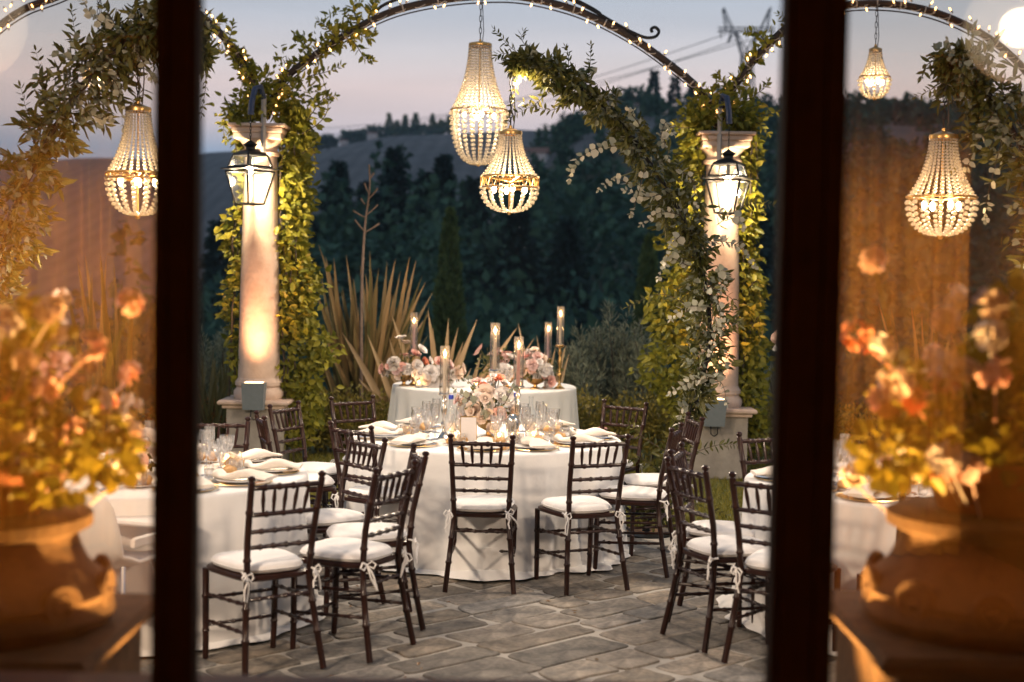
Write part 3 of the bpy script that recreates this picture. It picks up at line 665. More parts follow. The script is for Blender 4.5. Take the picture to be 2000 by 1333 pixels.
# lanterns on brackets
def lantern(label, px, cx, rz, flip):
    Yl = COLY - .42; s = F / Yl
    py0 = 400 + (18 if px > 1000 else 0)
    p = at(px, py0, Yl); t = thing('hanging_lantern', label, 'lantern', (p.x, Yl, p.z), rz, 'lanterns on the columns')
    Z = lambda y: (398 - y) / s
    def ring(hw, z): return [(hw, 0, z), (0, hw, z), (-hw, 0, z), (0, -hw, z)]
    b0, b1, u0, u1 = ring(.128, Z(397)), ring(.222, Z(334)), ring(.200, Z(325)), ring(.155, Z(302))
    m = MB()
    for A_, B_ in ((b0, b1), (u0, u1)):
        for k in range(4):
            m.tube([A_[k], B_[k]], .010, 5); m.tube([A_[k], A_[(k + 1) % 4]], .009, 5); m.tube([B_[k], B_[(k + 1) % 4]], .009, 5)
    m.build('frame', 'black_iron', t)
    m = MB(); q = ring(.268, Z(330)); q2 = ring(.268, Z(327)); m.add(q + q2, [(3, 2, 1, 0), (4, 5, 6, 7)] + [(k, (k + 1) % 4, 4 + (k + 1) % 4, 4 + k) for k in range(4)])
    # open the ledge: four thin strips instead of a solid plate
    m = MB(); qi = ring(.198, Z(330)); qo = ring(.268, Z(330)); qi2 = ring(.198, Z(328)); qo2 = ring(.268, Z(328))
    for k in range(4):
        j = (k + 1) % 4; m.add([qi[k], qo[k], qo[j], qi[j], qi2[k], qo2[k], qo2[j], qi2[j]], [(0, 3, 2, 1), (4, 5, 6, 7), (1, 2, 6, 5), (0, 4, 7, 3)])
    m.build('ledge', 'black_iron', t, smooth=False)
    m = MB(); m.add(ring(.160, Z(302)) + ring(.150, Z(299)) + ring(.06, Z(291)), [(0, 1, 5, 4), (1, 2, 6, 5), (2, 3, 7, 6), (3, 0, 4, 7), (4, 5, 9, 8), (5, 6, 10, 9), (6, 7, 11, 10), (7, 4, 8, 11), (8, 9, 10, 11), (3, 2, 1, 0)]); 
    m.lathe([(.045, Z(292)), (.042, Z(287)), (.07, Z(282)), (.05, Z(279)), (.012, Z(274)), (.001, Z(272))], seg=14); m.build('roof', 'black_iron', t)
    for A_, B_ in ((b0, b1), (u0, u1)):
        for k in range(4):
            j = (k + 1) % 4; g = MB(); g.add([A_[k], A_[j], B_[j], B_[k]], [(0, 1, 2, 3)]); g.build('glass_pane', 'lantern_glass', t, smooth=False)
    g = MB(); g.add(b0, [(0, 1, 2, 3)]); g.build('bottom_plate', 'black_iron', t, smooth=False)
    m = MB(); m.ball((0, 0, Z(331)), (.030, .030, .045), 10, 8); m.build('bulb', 'bulb_lantern', t); MB().tube([(0, 0, Z(327)), (0, 0, Z(303))], .016, 8).build('lamp_holder', 'black_iron', t)
    lamp('lantern_light', 'POINT', (0, 0, Z(338)), 165, (1, .75, .46), t, .04)
    m = MB()
    for k in range(7):
        zc = Z(269 - k * 6.2); m.tube([(.008 * math.cos(a) * (1 if k % 2 else .2), .008 * math.cos(a) * (.2 if k % 2 else 1), zc + .019 * math.sin(a)) for a in np.linspace(0, 2 * pi, 10)], .003, 4)
    m.build('chain', 'black_iron', t)
    # bracket, in lantern coordinates
    ca, sa = math.cos(-rz), math.sin(-rz)
    def L(dx, dy, z): return (dx * ca - dy * sa, dx * sa + dy * ca, z)
    dx = (cx - px) / s
    m = MB(); m.tube([L(dx, .17, Z(300)), L(dx, .17, Z(184))], .024, 4); m.build('bracket_post', 'grey_post', t)
    m = MB(); m.tube([L(dx, .17, Z(188)), L(dx * .75, .12, Z(166)), L(dx * .35, .04, Z(172)), L(dx * .1, .0, Z(200)), L(0, 0, Z(224))], [.024, .026, .028, .028, .03], 8); m.build('bracket_arm', 'blue_tape', t)
lantern('black framed glass lantern hanging in front of the left column', 488, 507, R(4), 1)
lantern('black framed glass lantern hanging in front of the right column', 1420, 1407, R(20), -1)

# ================================================================== PLANTS
def garland(path, n, rad, L, W, material, name, parent, out=1.0, along=.6, droop=.1, shape='oval', down=.0, seed_t=None, zsq=1.0, tmin=0, tmax=1):
    A = np.asarray(path); m = len(A) - 1
    t = tmin + (tmax - tmin) * rng.random(n); i = np.minimum((t * m).astype(int), m - 1); f = (t * m - i)[:, None]
    C = A[i] * (1 - f) + A[i + 1] * f; T = unit(A[i + 1] - A[i])
    r = rad(t) if callable(rad) else np.full(n, rad)
    r = r * (.75 + .55 * np.sin(t * 37 + 1.1) * np.sin(t * 61) + .25 * np.sin(t * 113))
    d = rdir(n); d = unit(d - T * (d * T).sum(1, keepdims=True)); rr = r * rng.random(n) ** .6
    P = C + d * rr[:, None] * np.array([1, 1, zsq])
    D = d * out + T * along * np.sign(rng.random(n) - .35)[:, None] + rng.normal(size=(n, 3)) * .35; D[:, 2] -= down
    return link(name, leaf_mesh(name, P, D, rdir(n, .6), L * rng.uniform(.6, 1.25, n), W * rng.uniform(.7, 1.2, n), material, droop=droop, shape=shape), parent)
def sprig(path, k, L, W, material, name, parent, stem='bark', sr=.003, shape='oval', spread=.9, fold=.12):
    """stem with leaves in pairs"""
    A = smooth_path(path, 3 * k); m = MB(); m.tube([tuple(p) for p in A], [sr * (1.2 - i / len(A)) for i in range(len(A))], 5)
    s = m.build(name, stem, parent); P = []; D = []; N = []; Ls = []
    for i in range(k):
        j = min(3 * i + 1, len(A) - 2); T = unit(A[j + 1] - A[j]); a = i * 2.1 + random.random()
        side = unit(np.cross(T, [math.cos(a), math.sin(a), .4]))
        for sg in (-1, 1):
            P.append(A[j]); D.append(T * .55 + side * sg * spread + rng.normal(size=3) * .2); N.append(rdir(1, .5)[0]); Ls.append((1.15 - .6 * i / k) * random.uniform(.8, 1.2))
    P.append(A[-1]); D.append(unit(A[-1] - A[-3])); N.append(rdir(1)[0]); Ls.append(.6)
    Ls = np.array(Ls)
    link('leaves', leaf_mesh('leaves', P, D, N, L * Ls, W * Ls, material, fold=fold, shape=shape), s); return s

# ivy on the columns
def ivy(label, cx, rights, lefts, n, tuft, seed):
    t = thing('ivy', label, 'ivy', (0, 0, 0), group='ivy on the columns')
    zt, rt = zip(*rights); zl, rl = zip(*lefts)
    P = []; D = []
    while len(P) < n:
        py = random.uniform(215, 880); z = at(1000, py, COLY).z; right = random.random() < .76 if sum(rt) > sum(rl) else random.random() < .5
        ext = interp(py, zt, rt) if right else interp(py, zl, rl)
        if ext <= 4: continue
        e = ext * COLY / F; base = .14
        u = random.random() ** .8; clump = .82 + .3 * math.sin(py * .045 + (2 if right else 0)) * random.random() + random.gauss(0, .10)
        x = (base + (e - .02) * u * clump) * (1 if right else -1)
        yy_ = random.uniform(-.12, .5) * (1 - .4 * u) + .05
        P.append((cx + x, COLY + yy_, z)); D.append(((1 if right else -1) * .5 + random.gauss(0, .6), -.7 + random.gauss(0, .5), -.25 + random.gauss(0, .5)))
    P = np.array(P); D = np.array(D)
    stuff(link('foliage', leaf_mesh('foliage', P, D, np.array([0, -1, .4]) + rng.normal(size=P.shape) * .5, rng.uniform(.035, .12, n), rng.uniform(.026, .062, n), 'ivy', droop=.2), t))
    m = MB()
    for k in range(9):
        x = cx + (.17 + .05 * (k % 4)) * (1 if k % 3 else -.9); pts = [(x + random.uniform(-.04, .04), COLY + random.uniform(-.03, .25), z) for z in np.linspace(0, 3.3, 12)]; m.tube(pts, .008, 5)
    m.build('stems', 'bark', t)
    for k, (c, r, nn) in enumerate(tuft):
        p = at(*c, COLY - .05); Q, d = blob(nn, p, r)
        stuff(link('foliage', leaf_mesh('foliage', Q, d + rdir(nn) * .8, rdir(nn, .5), rng.uniform(.05, .095, nn), rng.uniform(.028, .048, nn), 'ivy', droop=.2), t))
    return t
iv = ivy('yellow-green ivy climbing the right side of the left column', colL.x,
    [(215, 55), (260, 70), (330, 78), (420, 62), (500, 75), (600, 92), (700, 118), (780, 110), (880, 70)],
    [(215, 60), (270, 45), (300, 12), (385, 8), (420, 34), (470, 62), (520, 45), (600, 50), (650, 60), (740, 30), (800, 5), (880, 0)], 5200,
    [((520, 205), (.32, .30, .18), 260), ((470, 215), (.24, .2, .18), 130), ((575, 190), (.27, .2, .18), 210), ((500, 160), (.2, .2, .15), 90)], 1)
for pth in ([(590, 262), (628, 236), (641, 205), (634, 165), (618, 130)], [(600, 235), (630, 195), (655, 188)], [(455, 200), (437, 245), (440, 275)], [(600, 150), (640, 140), (668, 128)], [(480, 140), (440, 100), (418, 96)], [(590, 300), (612, 290), (615, 330)], [(440, 100), (452, 62), (455, 45)], [(410, 60), (428, 40), (436, 38)]):
    sprig([at(a, b, COLY - .1) for a, b in pth], 9, .085, .042, 'ivy', 'tendril', iv, sr=.005)
ga = arch_path(ARC['middle'][0], 90); 
stuff(garland(ga, 330, lambda t: .07 + .07 * np.sin(t * 60) ** 2, .085, .042, 'ivy', 'foliage', iv, tmin=.02, tmax=.27))
stuff(garland(ga + np.array([-.05, 0, .16]), 90, .15, .085, .042, 'ivy', 'foliage', iv, tmin=.10, tmax=.27))
stuff(garland(arch_path(ARC['left'][0], 90), 240, .09, .085, .042, 'ivy', 'foliage', iv, tmin=.0, tmax=.2))
for pth in ([(700, 50), (690, 15), (706, 2)], [(720, 40), (728, 8), (742, -5)], [(690, 60), (720, 75), (730, 62)], [(690, 80), (712, 112), (728, 118)], [(660, 80), (640, 55), (622, 40)], [(610, 110), (590, 78), (576, 66)]):
    sprig([at(a, b, COLY - .1) for a, b in pth], 10, .09, .045, 'ivy', 'tendril', iv, sr=.005)
iv2 = ivy('yellow-green ivy on both sides of the right column', colR.x,
    [(215, 30), (280, 48), (360, 50), (450, 55), (520, 60), (600, 66), (680, 78), (760, 85), (880, 70)],
    [(215, 50), (280, 58), (350, 78), (420, 70), (480, 85), (540, 95), (620, 120), (690, 130), (760, 110), (830, 60), (880, 30)], 5600,
    [((1395, 215), (.26, .3, .22), 330), ((1440, 220), (.24, .2, .18), 220), ((1365, 240), (.2, .2, .22), 200)], 2)
for pth in ([(1440, 215), (1480, 228), (1518, 218)], [(1450, 200), (1490, 175), (1500, 160)], [(1425, 180), (1405, 150), (1402, 145)], [(1450, 235), (1480, 240), (1500, 262)], [(1465, 560), (1480, 550), (1485, 590)], [(1500, 90), (1480, 65), (1455, 62)], [(1530, 70), (1545, 40), (1520, 28)], [(1470, 640), (1482, 620), (1484, 660)], [(1345, 250), (1310, 250), (1302, 268)]):
    sprig([at(a, b, COLY - .1) for a, b in pth], 9, .085, .042, 'ivy', 'tendril', iv2, sr=.005)
stuff(garland(arch_path(ARC['right'][0], 90), 200, .09, .08, .04, 'ivy', 'foliage', iv2, tmin=.02, tmax=.4))

# hedges and shrubs behind the lawn
def shrub(name, label, px0, px1, py_top, Y, material, n, L, W, depth=.5, cat='shrub', group=None, extra=None, up=.3, shape='oval'):
    a = at(px0, py_top, Y); b = at(px1, py_top, Y); g = min(float(height((a.x + b.x) / 2, Y)), -.03); H = (a.z + b.z) / 2 - g
    t = thing(name, label, cat, ((a.x + b.x) / 2, Y, g), group=group); w = b.x - a.x
    nb = max(2, int(w / .35)); Ps = []; Ds = []
    for k in range(nb * 2):
        c = ((k % nb + .5) / nb * w - w / 2 + random.uniform(-.08, .08), random.uniform(-.25, .25) * depth, H * random.uniform(.45, .62))
        q, d = blob(n // (nb * 2), c, (w / nb * .75 + .06, depth * .6, H * random.uniform(.40, .52))); Ps.append(q); Ds.append(d)
    P = np.concatenate(Ps); D = np.concatenate(Ds); k_ = P[:, 2] > .01; P = P[k_]; D = D[k_] + rdir(k_.sum(), up) * .8
    stuff(link('foliage', leaf_mesh('foliage', P, D, rdir(len(P), .5), L * rng.uniform(.6, 1.3, len(P)), W * rng.uniform(.7, 1.2, len(P)), material, shape=shape), t))
    m = MB()
    for k in range(nb * 2):
        x = (k + .5) / (nb * 2) * w - w / 2; m.tube([(x, 0, -.1), (x + random.uniform(-.06, .06), random.uniform(-.1, .1), H * .45), (x + random.uniform(-.1, .1), random.uniform(-.15, .15), H * .8)], [.014, .010, .004], 5)
    m.build('stem', 'bark', t); return t
hd = 'low hedges behind the lawn'
shrub('hedge', 'low green hedge between the left column and the candle table', 570, 780, 768, 14.7, 'hedge', 5200, .05, .03, .7, 'hedge', hd)
shrub('hedge', 'low green hedge between the candle table and the right column', 1120, 1330, 775, 14.6, 'hedge', 5200, .05, .03, .7, 'hedge', hd)
shrub('hedge', 'russet leaved hedge left of the left column', 330, 462, 765, 14.6, 'russet', 3600, .05, .03, .7, 'hedge', hd)
shrub('hedge', 'low green hedge right of the right column', 1425, 1640, 790, 14.5, 'hedge', 4200, .05, .03, .7, 'hedge', hd)
shrub('hedge', 'low green hedge seen through the right glass', 1640, 1960, 800, 14.5, 'hedge', 3800, .05, .03, .7, 'hedge', hd)
shrub('hedge', 'low green hedge seen through the left glass', -20, 320, 800, 14.5, 'hedge', 3800, .05, .03, .7, 'hedge', hd)
def spiky_shrub(label, px, py_top, wpx, Y, n, stems):
    """rosemary-like: upright stems with fine needles"""
    p = at(px, py_top, Y); g = float(height(p.x, Y)); H = p.z - g; w = wpx * Y / F
    t = thing('rosemary_shrub', label, 'shrub', (p.x, Y, g), group='grey-green shrubs behind the right hedge')
    m = MB(); Ps = []; Ds = []
    for k in range(stems):
        u = random.uniform(-1, 1); x = u * w / 2; h = H * (1 - .45 * abs(u) ** 1.6) * random.uniform(.72, 1.0); yy_ = random.uniform(-.5, .5)
        path = smooth_path([(x * .45, yy_ * .5, 0), (x * .85, yy_, h * .5), (x + random.uniform(-.12, .12), yy_ + random.uniform(-.1, .1), h)], 10); m.tube([tuple(q) for q in path], [.012 * (1.1 - i / 10) for i in range(10)], 4)
        q = n // stems; i = np.minimum((rng.random(q) * 7 + 2).astype(int), 8); f = rng.random((q, 1)); c = path[i] * (1 - f) + path[i + 1] * f; d = rdir(q)
        Ps.append(c + d * (.09 * rng.random((q, 1)))); Ds.append(d * .8 + np.array([0, 0, .9]))
    m.build('stem', 'bark', t); P = np.concatenate(Ps); D = np.concatenate(Ds)
    stuff(link('foliage', leaf_mesh('foliage', P, D, rdir(len(P)), rng.uniform(.05, .10, len(P)), .016, 'rosemary', shape='diamond'), t))
spiky_shrub('grey-green upright shrub right of the candle table', 1185, 588, 150, 17.2, 9000, 46)
spiky_shrub('grey-green shrub just left of the right column ivy', 1262, 620, 110, 16.6, 6000, 34)
spiky_shrub('low grey-green shrub beside the tallest candle', 1130, 665, 100, 16.0, 4500, 26)
spiky_shrub('grey-green shrub right of the right column by the door stile', 1500, 720, 110, 16.2, 4500, 26)
spiky_shrub('dim grey-green shrub left of the left column', 425, 640, 110, 17.5, 4500, 26)

def sword_leaf(base, tip, w, name, material, parent, bow=(0, 0, 0), tint=.5):
    b = Vector(base); e = Vector(tip); c = (b + e) / 2 + Vector(bow); d = (e - b).normalized()
    s = d.cross(Vector((0, -1, .15))).normalized(); nrm = s.cross(d); V_ = []; F_ = []
    K = 9
    for k in range(K + 1):
        t = k / K; p = b * (1 - t) ** 2 + c * 2 * t * (1 - t) + e * t * t
        ww = w * (.62 + .55 * t if t < .45 else .87 * (1 - ((t - .45) / .55) ** 1.9)) / 2 + .0008
        V_ += [p - s * ww + nrm * ww * .55, p, p + s * ww + nrm * ww * .55]
        if k: o = 3 * k; F_ += [(o - 3, o - 2, o + 1, o), (o - 2, o - 1, o + 2, o + 1)]
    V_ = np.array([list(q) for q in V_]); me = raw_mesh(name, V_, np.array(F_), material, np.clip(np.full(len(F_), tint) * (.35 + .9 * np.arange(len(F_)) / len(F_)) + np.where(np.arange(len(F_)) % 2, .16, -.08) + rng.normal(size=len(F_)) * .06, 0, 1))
    return link(name, me, parent)
def flax(name, label, root, Y, tips, w, material, bow=.15, group=None):
    p = at(*root, Y); t = thing(name, label, 'plant', (p.x, Y, -.05), group=group)
    for (a, b) in tips:
        Yt = Y + random.uniform(-.5, .5); q = at(a, b, Yt)
        bx = random.uniform(-.16, .16) + (q.x - p.x) * .22
        sword_leaf((bx, random.uniform(-.2, .2), 0), (q.x - p.x, Yt - Y, q.z + .05), w * random.uniform(.8, 1.2), 'leaf', material, t, ((bx - (q.x - p.x)) * .12, 0, bow * random.random()), random.random())
    return t
tips = [(622, 478), (634, 520), (652, 505), (668, 560), (676, 498), (690, 545), (703, 520), (715, 570), (722, 492), (738, 560), (740, 525), (756, 512), (772, 508), (782, 530), (800, 503), (813, 508), (824, 540), (846, 570), (838, 600), (650, 590), (630, 600), (668, 610), (700, 600), (730, 600), (760, 580), (790, 580), (812, 590), (640, 560), (686, 580), (748, 590), (775, 600), (612, 560), (716, 540), (692, 620), (665, 640), (735, 640), (705, 650), (770, 640), (800, 630)]
tips = tips + [(a + random.uniform(-18, 18), b + random.uniform(10, 70)) for a, b in tips] + [(random.uniform(610, 830), random.uniform(640, 735)) for _ in range(26)]
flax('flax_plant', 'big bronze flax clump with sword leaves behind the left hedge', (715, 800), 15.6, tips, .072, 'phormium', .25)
flax('flax_plant', 'bronze sword leaves of a flax seen through the left glass', (215, 800), 15.4, [(150, 500), (165, 492), (195, 488), (208, 500), (222, 512), (180, 530), (240, 545), (260, 560), (130, 560), (200, 540), (225, 560)], .07, 'phormium')
flax('flax_plant', 'pale sword leaves of a flax seen through the right glass', (1800, 800), 15.4, [(1715, 590), (1740, 600), (1830, 600), (1825, 610), (1800, 620), (1780, 600), (1860, 640)], .06, 'phormium')
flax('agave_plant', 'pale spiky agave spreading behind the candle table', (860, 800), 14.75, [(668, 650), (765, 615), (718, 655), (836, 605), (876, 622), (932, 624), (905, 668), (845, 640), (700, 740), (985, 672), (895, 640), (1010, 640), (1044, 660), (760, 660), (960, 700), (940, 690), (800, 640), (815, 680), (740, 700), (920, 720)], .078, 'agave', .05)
flax('agave_plant', 'few pale spikes of an agave behind the tall right candles', (1060, 800), 14.8, [(1012, 632), (1048, 655), (1105, 675), (1112, 690), (1085, 680)], .07, 'agave', .05)
yt = []
for k in range(46):
    a = R(random.uniform(15, 165)); r = random.uniform(60, 105); yt.append((412 + math.cos(a) * r * .85, 785 - math.sin(a) * r))
flax('yucca_plant', 'round spiky yucca left of the left column', (412, 800), 14.3, yt, .035, 'yucca', .02)
# dead flower stalk
t0 = at(712, 800, 15.2); t = thing('dead_stalk', 'bare dead flower stalk with short side branches above the flax', 'stalk', (t0.x, 15.2, -.05))
def q(a, b): r_ = at(a, b, 15.2); return (r_.x - t0.x, 0, r_.z + .05)
m = MB(); m.tube([tuple(w) for w in smooth_path([q(706, 800), q(706, 600), q(709, 500), q(714, 430), q(722, 370), q(721, 322)], 24)], [.012 * (1.15 - i / 24) + .006 for i in range(24)], 7); m.build('stem', 'dead_stalk', t)
for a, b, c, d in [(719, 390, 738, 368), (720, 378, 712, 358), (716, 420, 738, 400), (714, 425, 690, 412), (711, 455, 741, 437), (712, 452, 693, 430), (713, 400, 705, 388), (722, 350, 730, 338)]:
    m = MB(); m.tube([q(a, b), q((a + c) / 2, (b + d) / 2 + 1), q(c, d)], [.008, .009, .011], 6); m.build('branch', 'dead_stalk', t)

# rose bloom on the hedge side
def petal_flower(mb, c, r, rings=3, seed=0, mi=0, up=(0, 0, 1), open_=.8):
    rr = random.Random(seed); U = Vector(up).normalized(); X = U.orthogonal().normalized(); Yv = U.cross(X); c = Vector(c)
    mb.ball(c, (r * .30,) * 3, 6, 4, mi)
    for g in range(rings):
        f = g / max(rings - 1, 1); n = 4 + g + (rings > 3); el_ = R(86 - (50 * open_ + 8) * f ** 1.1); Lp = r * (.62 + .50 * f); off = r * (.10 + .30 * f)
        for k in range(n):
            a = 2 * pi * (k + .5 * g + rr.random() * .35) / n; h = X * math.cos(a) + Yv * math.sin(a); s = X * -math.sin(a) + Yv * math.cos(a); e2 = el_ + rr.uniform(-.14, .14)
            d0 = (h * math.cos(e2) + U * math.sin(e2)); b = c - U * r * .42 + h * off * .45; w = r * (.62 + .36 * f) * rr.uniform(.85, 1.15)
            mid = b + d0 * Lp * .60 + h * off * .5; tip = b + d0 * Lp + h * (off * .55 - r * .16 * (1 - f)) + h * r * .20 * f * rr.uniform(.3, 1.3) - U * r * .08 * f * rr.random()
            cup = h * r * .12
            mb.add([b - s * w * .25, b + s * w * .25, mid + s * w * .60 - cup, tip + s * w * .34 - cup * .6, tip - s * w * .34 - cup * .6, mid - s * w * .60 - cup, mid + h * r * .05], [(0, 1, 6), (1, 2, 6), (2, 3, 6), (3, 4, 6), (4, 5, 6), (5, 0, 6)], mi)
for px, py, lab in [(1145, 855, 'single pink rose low in the hedge right of the candle table'), (1176, 838, 'small pink rose bud in the hedge behind the right back chair')]:
    p = at(px, py, 13.9); t = thing('rose', lab, 'flower', (p.x, p.y, -.02)); mb = MB(); petal_flower(mb, (0, 0, p.z + .02), .045, 3, 4); mb.build('bloom', 'petal_pink', t); MB().tube([(0, 0, 0), (.02, .02, p.z * .6), (0, 0, p.z)], .004, 5).build('stem', 'hedge', t)

# ---------------------------------------------------------------- chandeliers
def bead_strand(curve, size, name):
    """beads packed along a curve in the xz plane"""
    m = MB(); A = np.asarray(curve); s = np.concatenate([[0], np.cumsum(np.linalg.norm(np.diff(A, axis=0), axis=1))]); d = 0
    while d < s[-1]:
        u = d / s[-1]; r = size(u); x = np.interp(d, s, A[:, 0]); z = np.interp(d, s, A[:, 1]); m.ball((x, 0, z), (r, r, r * .92), 6, 4); d += r * 2.08
    return m.mesh(name, 'crystal')
def chandelier(label, px, y_top, y_ring, y_bot, wpx, Y, y_hang, nst, bead, ringh=.02, watts=26, group='crystal bead chandeliers', rtop=.38, band=False, down=0):
    s = F / Y; top = at(px, y_top, Y); H1 = (y_ring - y_top) / s; H2 = (y_bot - y_ring) / s; Rr = wpx / 2 / s
    t = thing('chandelier', label, 'chandelier', (top.x, Y, top.z), group=group)
    rt = Rr * rtop
    up = [(rt + (Rr * .97 - rt) * (u ** 2.3 * .85 + u * .15), -H1 * u) for u in np.linspace(0, 1, 24)]
    lo = [(Rr * .98 * math.cos(u * pi / 2) ** .72 + .004, -H1 - ringh - (H2 - ringh) * math.sin(u * pi / 2)) for u in np.linspace(0, .97, 30)]
    um = bead_strand(up, lambda u: bead * (.72 + .35 * u), 'bead_strand'); lm = bead_strand(lo, lambda u: bead * (1.55 - .6 * u), 'bead_strand')
    for k in range(nst):
        link('bead_strand', um, t, rz=2 * pi * k / nst)
    nlo = int(nst * .64)
    for k in range(nlo): link('bead_strand', lm, t, rz=2 * pi * (k + .5) / nlo)
    m = MB(); m.lathe([(rt * 1.08, .012), (rt * 1.12, 0), (rt * 1.08, -.014), (rt * .96, -.014), (rt * .96, .012), (rt * 1.08, .012)], seg=28); m.lathe([(rt, .012), (rt * .4, .028), (.012, .034), (.012, .05)], seg=20); m.build('crown', 'brass', t)
    bh = ringh
    m = MB(); 
    for z0 in ([-H1, -H1 - bh] if band else [-H1]):
        m.lathe([(Rr * 1.0, z0 + .007), (Rr * 1.05, z0 + .004), (Rr * 1.05, z0 - .004), (Rr * 1.0, z0 - .007), (Rr * .96, z0), (Rr * 1.0, z0 + .007)], seg=36)
    if band:
        nz_ = 22
        for k in range(nz_):
            a0, a1, a2 = [2 * pi * (k + j) / nz_ for j in (0, .5, 1)]
            m.tube([(Rr * 1.03 * math.cos(a0), Rr * 1.03 * math.sin(a0), -H1), (Rr * 1.03 * math.cos(a1), Rr * 1.03 * math.sin(a1), -H1 - bh), (Rr * 1.03 * math.cos(a2), Rr * 1.03 * math.sin(a2), -H1)], .0045, 4)
    for k in range(4):
        a = k * pi / 2 + .4; m.tube([(0, 0, -H1 - bh / 2), (Rr * math.cos(a), Rr * math.sin(a), -H1)], .005, 5)
    m.build('ring', 'brass', t)
    m = MB(); m.tube([(0, 0, .03), (0, 0, -H1 - H2)], .007, 6); m.ball((0, 0, -H1 - H2 - .01), .016, 8, 6); m.build('stem', 'brass', t)
    for k in range(4):
        a = k * pi / 2 + .2; c = (Rr * .55 * math.cos(a), Rr * .55 * math.sin(a), -H1 - ringh * .9 - .02)
        b = MB(); b.ball(c, (.017, .017, .028), 8, 6); b.build('bulb', 'bulb', t)
    lamp('chandelier_light', 'POINT', (0, 0, -H1 - .03), watts * 1.0, (1, .68, .36), t, Rr * .45)
    if down: o = lamp('chandelier_light', 'SPOT', (0, 0, -H1 - H2 - .035), down, (1, .81, .62), t, .09, spot_size=R(170), spot_blend=.35)  # added spot below the basket, no bulb there; brightens what lies beneath
    zh = at(px, y_hang, Y).z - top.z; m = MB(); nl = max(2, int((zh - .04) / .05))
    for k in range(nl):
        zc = .05 + (k + .5) * (zh - .05) / nl; hh = (zh - .05) / nl * .62
        m.tube([((.011 * math.cos(a)) * (1 if k % 2 else .15), (.011 * math.cos(a)) * (.15 if k % 2 else 1), zc + hh * math.sin(a)) for a in np.linspace(0, 2 * pi, 10)], .0035, 4)
    m.build('chain', 'black_iron', t)
    m = MB(); m.tube([(.02, .01, .03), (.03, .01, zh * .3), (.012, .01, zh)], .004, 5); m.build('cord', 'black_iron', t)
    return t
chandelier('largest crystal chandelier, hanging from the middle arch', 938, 88, 214, 318, 108, COLY - .05, -4, 30, .0155, .03, 46, down=200)
chandelier('lower crystal chandelier with lattice band, hanging from the floral arm', 997, 260, 345, 412, 110, 9.9, 140, 24, .0115, .075, 24, band=True, down=175)
chandelier('crystal chandelier over the left table, seen through the left glass', 270, 214, 338, 418, 118, 8.2, 20, 24, .0105, .03, 16, band=True, down=165)
chandelier('crystal chandelier over the right table, seen through the right glass', 1843, 268, 385, 458, 130, 8.2, 150, 24, .0110, .03, 16, down=150)
chandelier('smallest crystal chandelier, hanging from the right arch', 1710, 98, 150, 190, 58, COLY - .05, 10, 20, .0125, .03, 13)
chandelier('small crystal chandelier behind the foliage of the left glass', 192, 95, 140, 172, 56, COLY - .05, -28, 20, .0125, .03, 13)

p = at(1016, 126, 9.9); t = thing('pendant_bulb', 'bare bulb in a black socket hanging at the tip of the middle floral arm', 'bulb', (p.x, 9.9, p.z))
m = MB(); m.tube([(0, 0, .02), (0, 0, 0), (0, 0, -.05), (0, 0, -.055)], [.008, .019, .020, .014], 12); m.build('socket', 'black_iron', t); m = MB(); m.lathe([(.012, -.055), (.018, -.075), (.017, -.10), (.008, -.118), (.001, -.12)], seg=14); m.build('glass', 'chimney', t); MB().ball((0, 0, -.085), (.006, .006, .014), 8, 6).build('filament', 'bulb', t)
lamp('bulb_light', 'POINT', (0, 0, -.13), 22, (1, .72, .40), t, .02)
# ---------------------------------------------------------------- floral arms
def floral_arm(label, pts, Ys, tip_px, lush, eucs, rus, ntot, side=1):
    base = at(*pts[0], Ys[0]); t = thing('floral_arm', label, 'floral stand', (base.x, base.y, 0), group='flower garland stands')
    A = smooth_path([at(a, b, Y) - Vector((base.x, base.y, 0)) for (a, b), Y in zip(pts, Ys)], 80)
    A[0, 2] = 0.0
    m = MB(); m.tube([tuple(p) for p in A], .017, 8); m.build('pole', 'black_iron', t)
    m = MB(); m.lathe([(.20, .0), (.20, .012), (.03, .02), (.025, .05)], seg=24, cap=True); m.build('foot', 'black_iron', t)
    rad = lambda u: np.interp(u, *lush)
    stuff(garland(A, ntot, rad, .088, .029, 'ruscus', 'ruscus_foliage', t, out=.9, along=.7, droop=.15, down=.5, tmin=.02))
    stuff(garland(A, ntot // 4, lambda u: rad(u) * 1.0, .05, .05, 'euc_dark', 'eucalyptus_foliage', t, out=1, along=.3, droop=.05, tmin=.2, tmax=.93))
    loc = Vector((base.x, base.y, 0))
    for pth, Y, k, L in eucs: sprig([at(a, b, Y) - loc for a, b in pth], k, L, L * .92, 'eucalyptus', 'eucalyptus_sprig', t, fold=.06)
    for pth, Y, k, L in rus: sprig([at(a, b, Y) - loc for a, b in pth], k, L, L * .36, 'ruscus', 'ruscus_sprig', t)
    return t
Y0 = 10.25
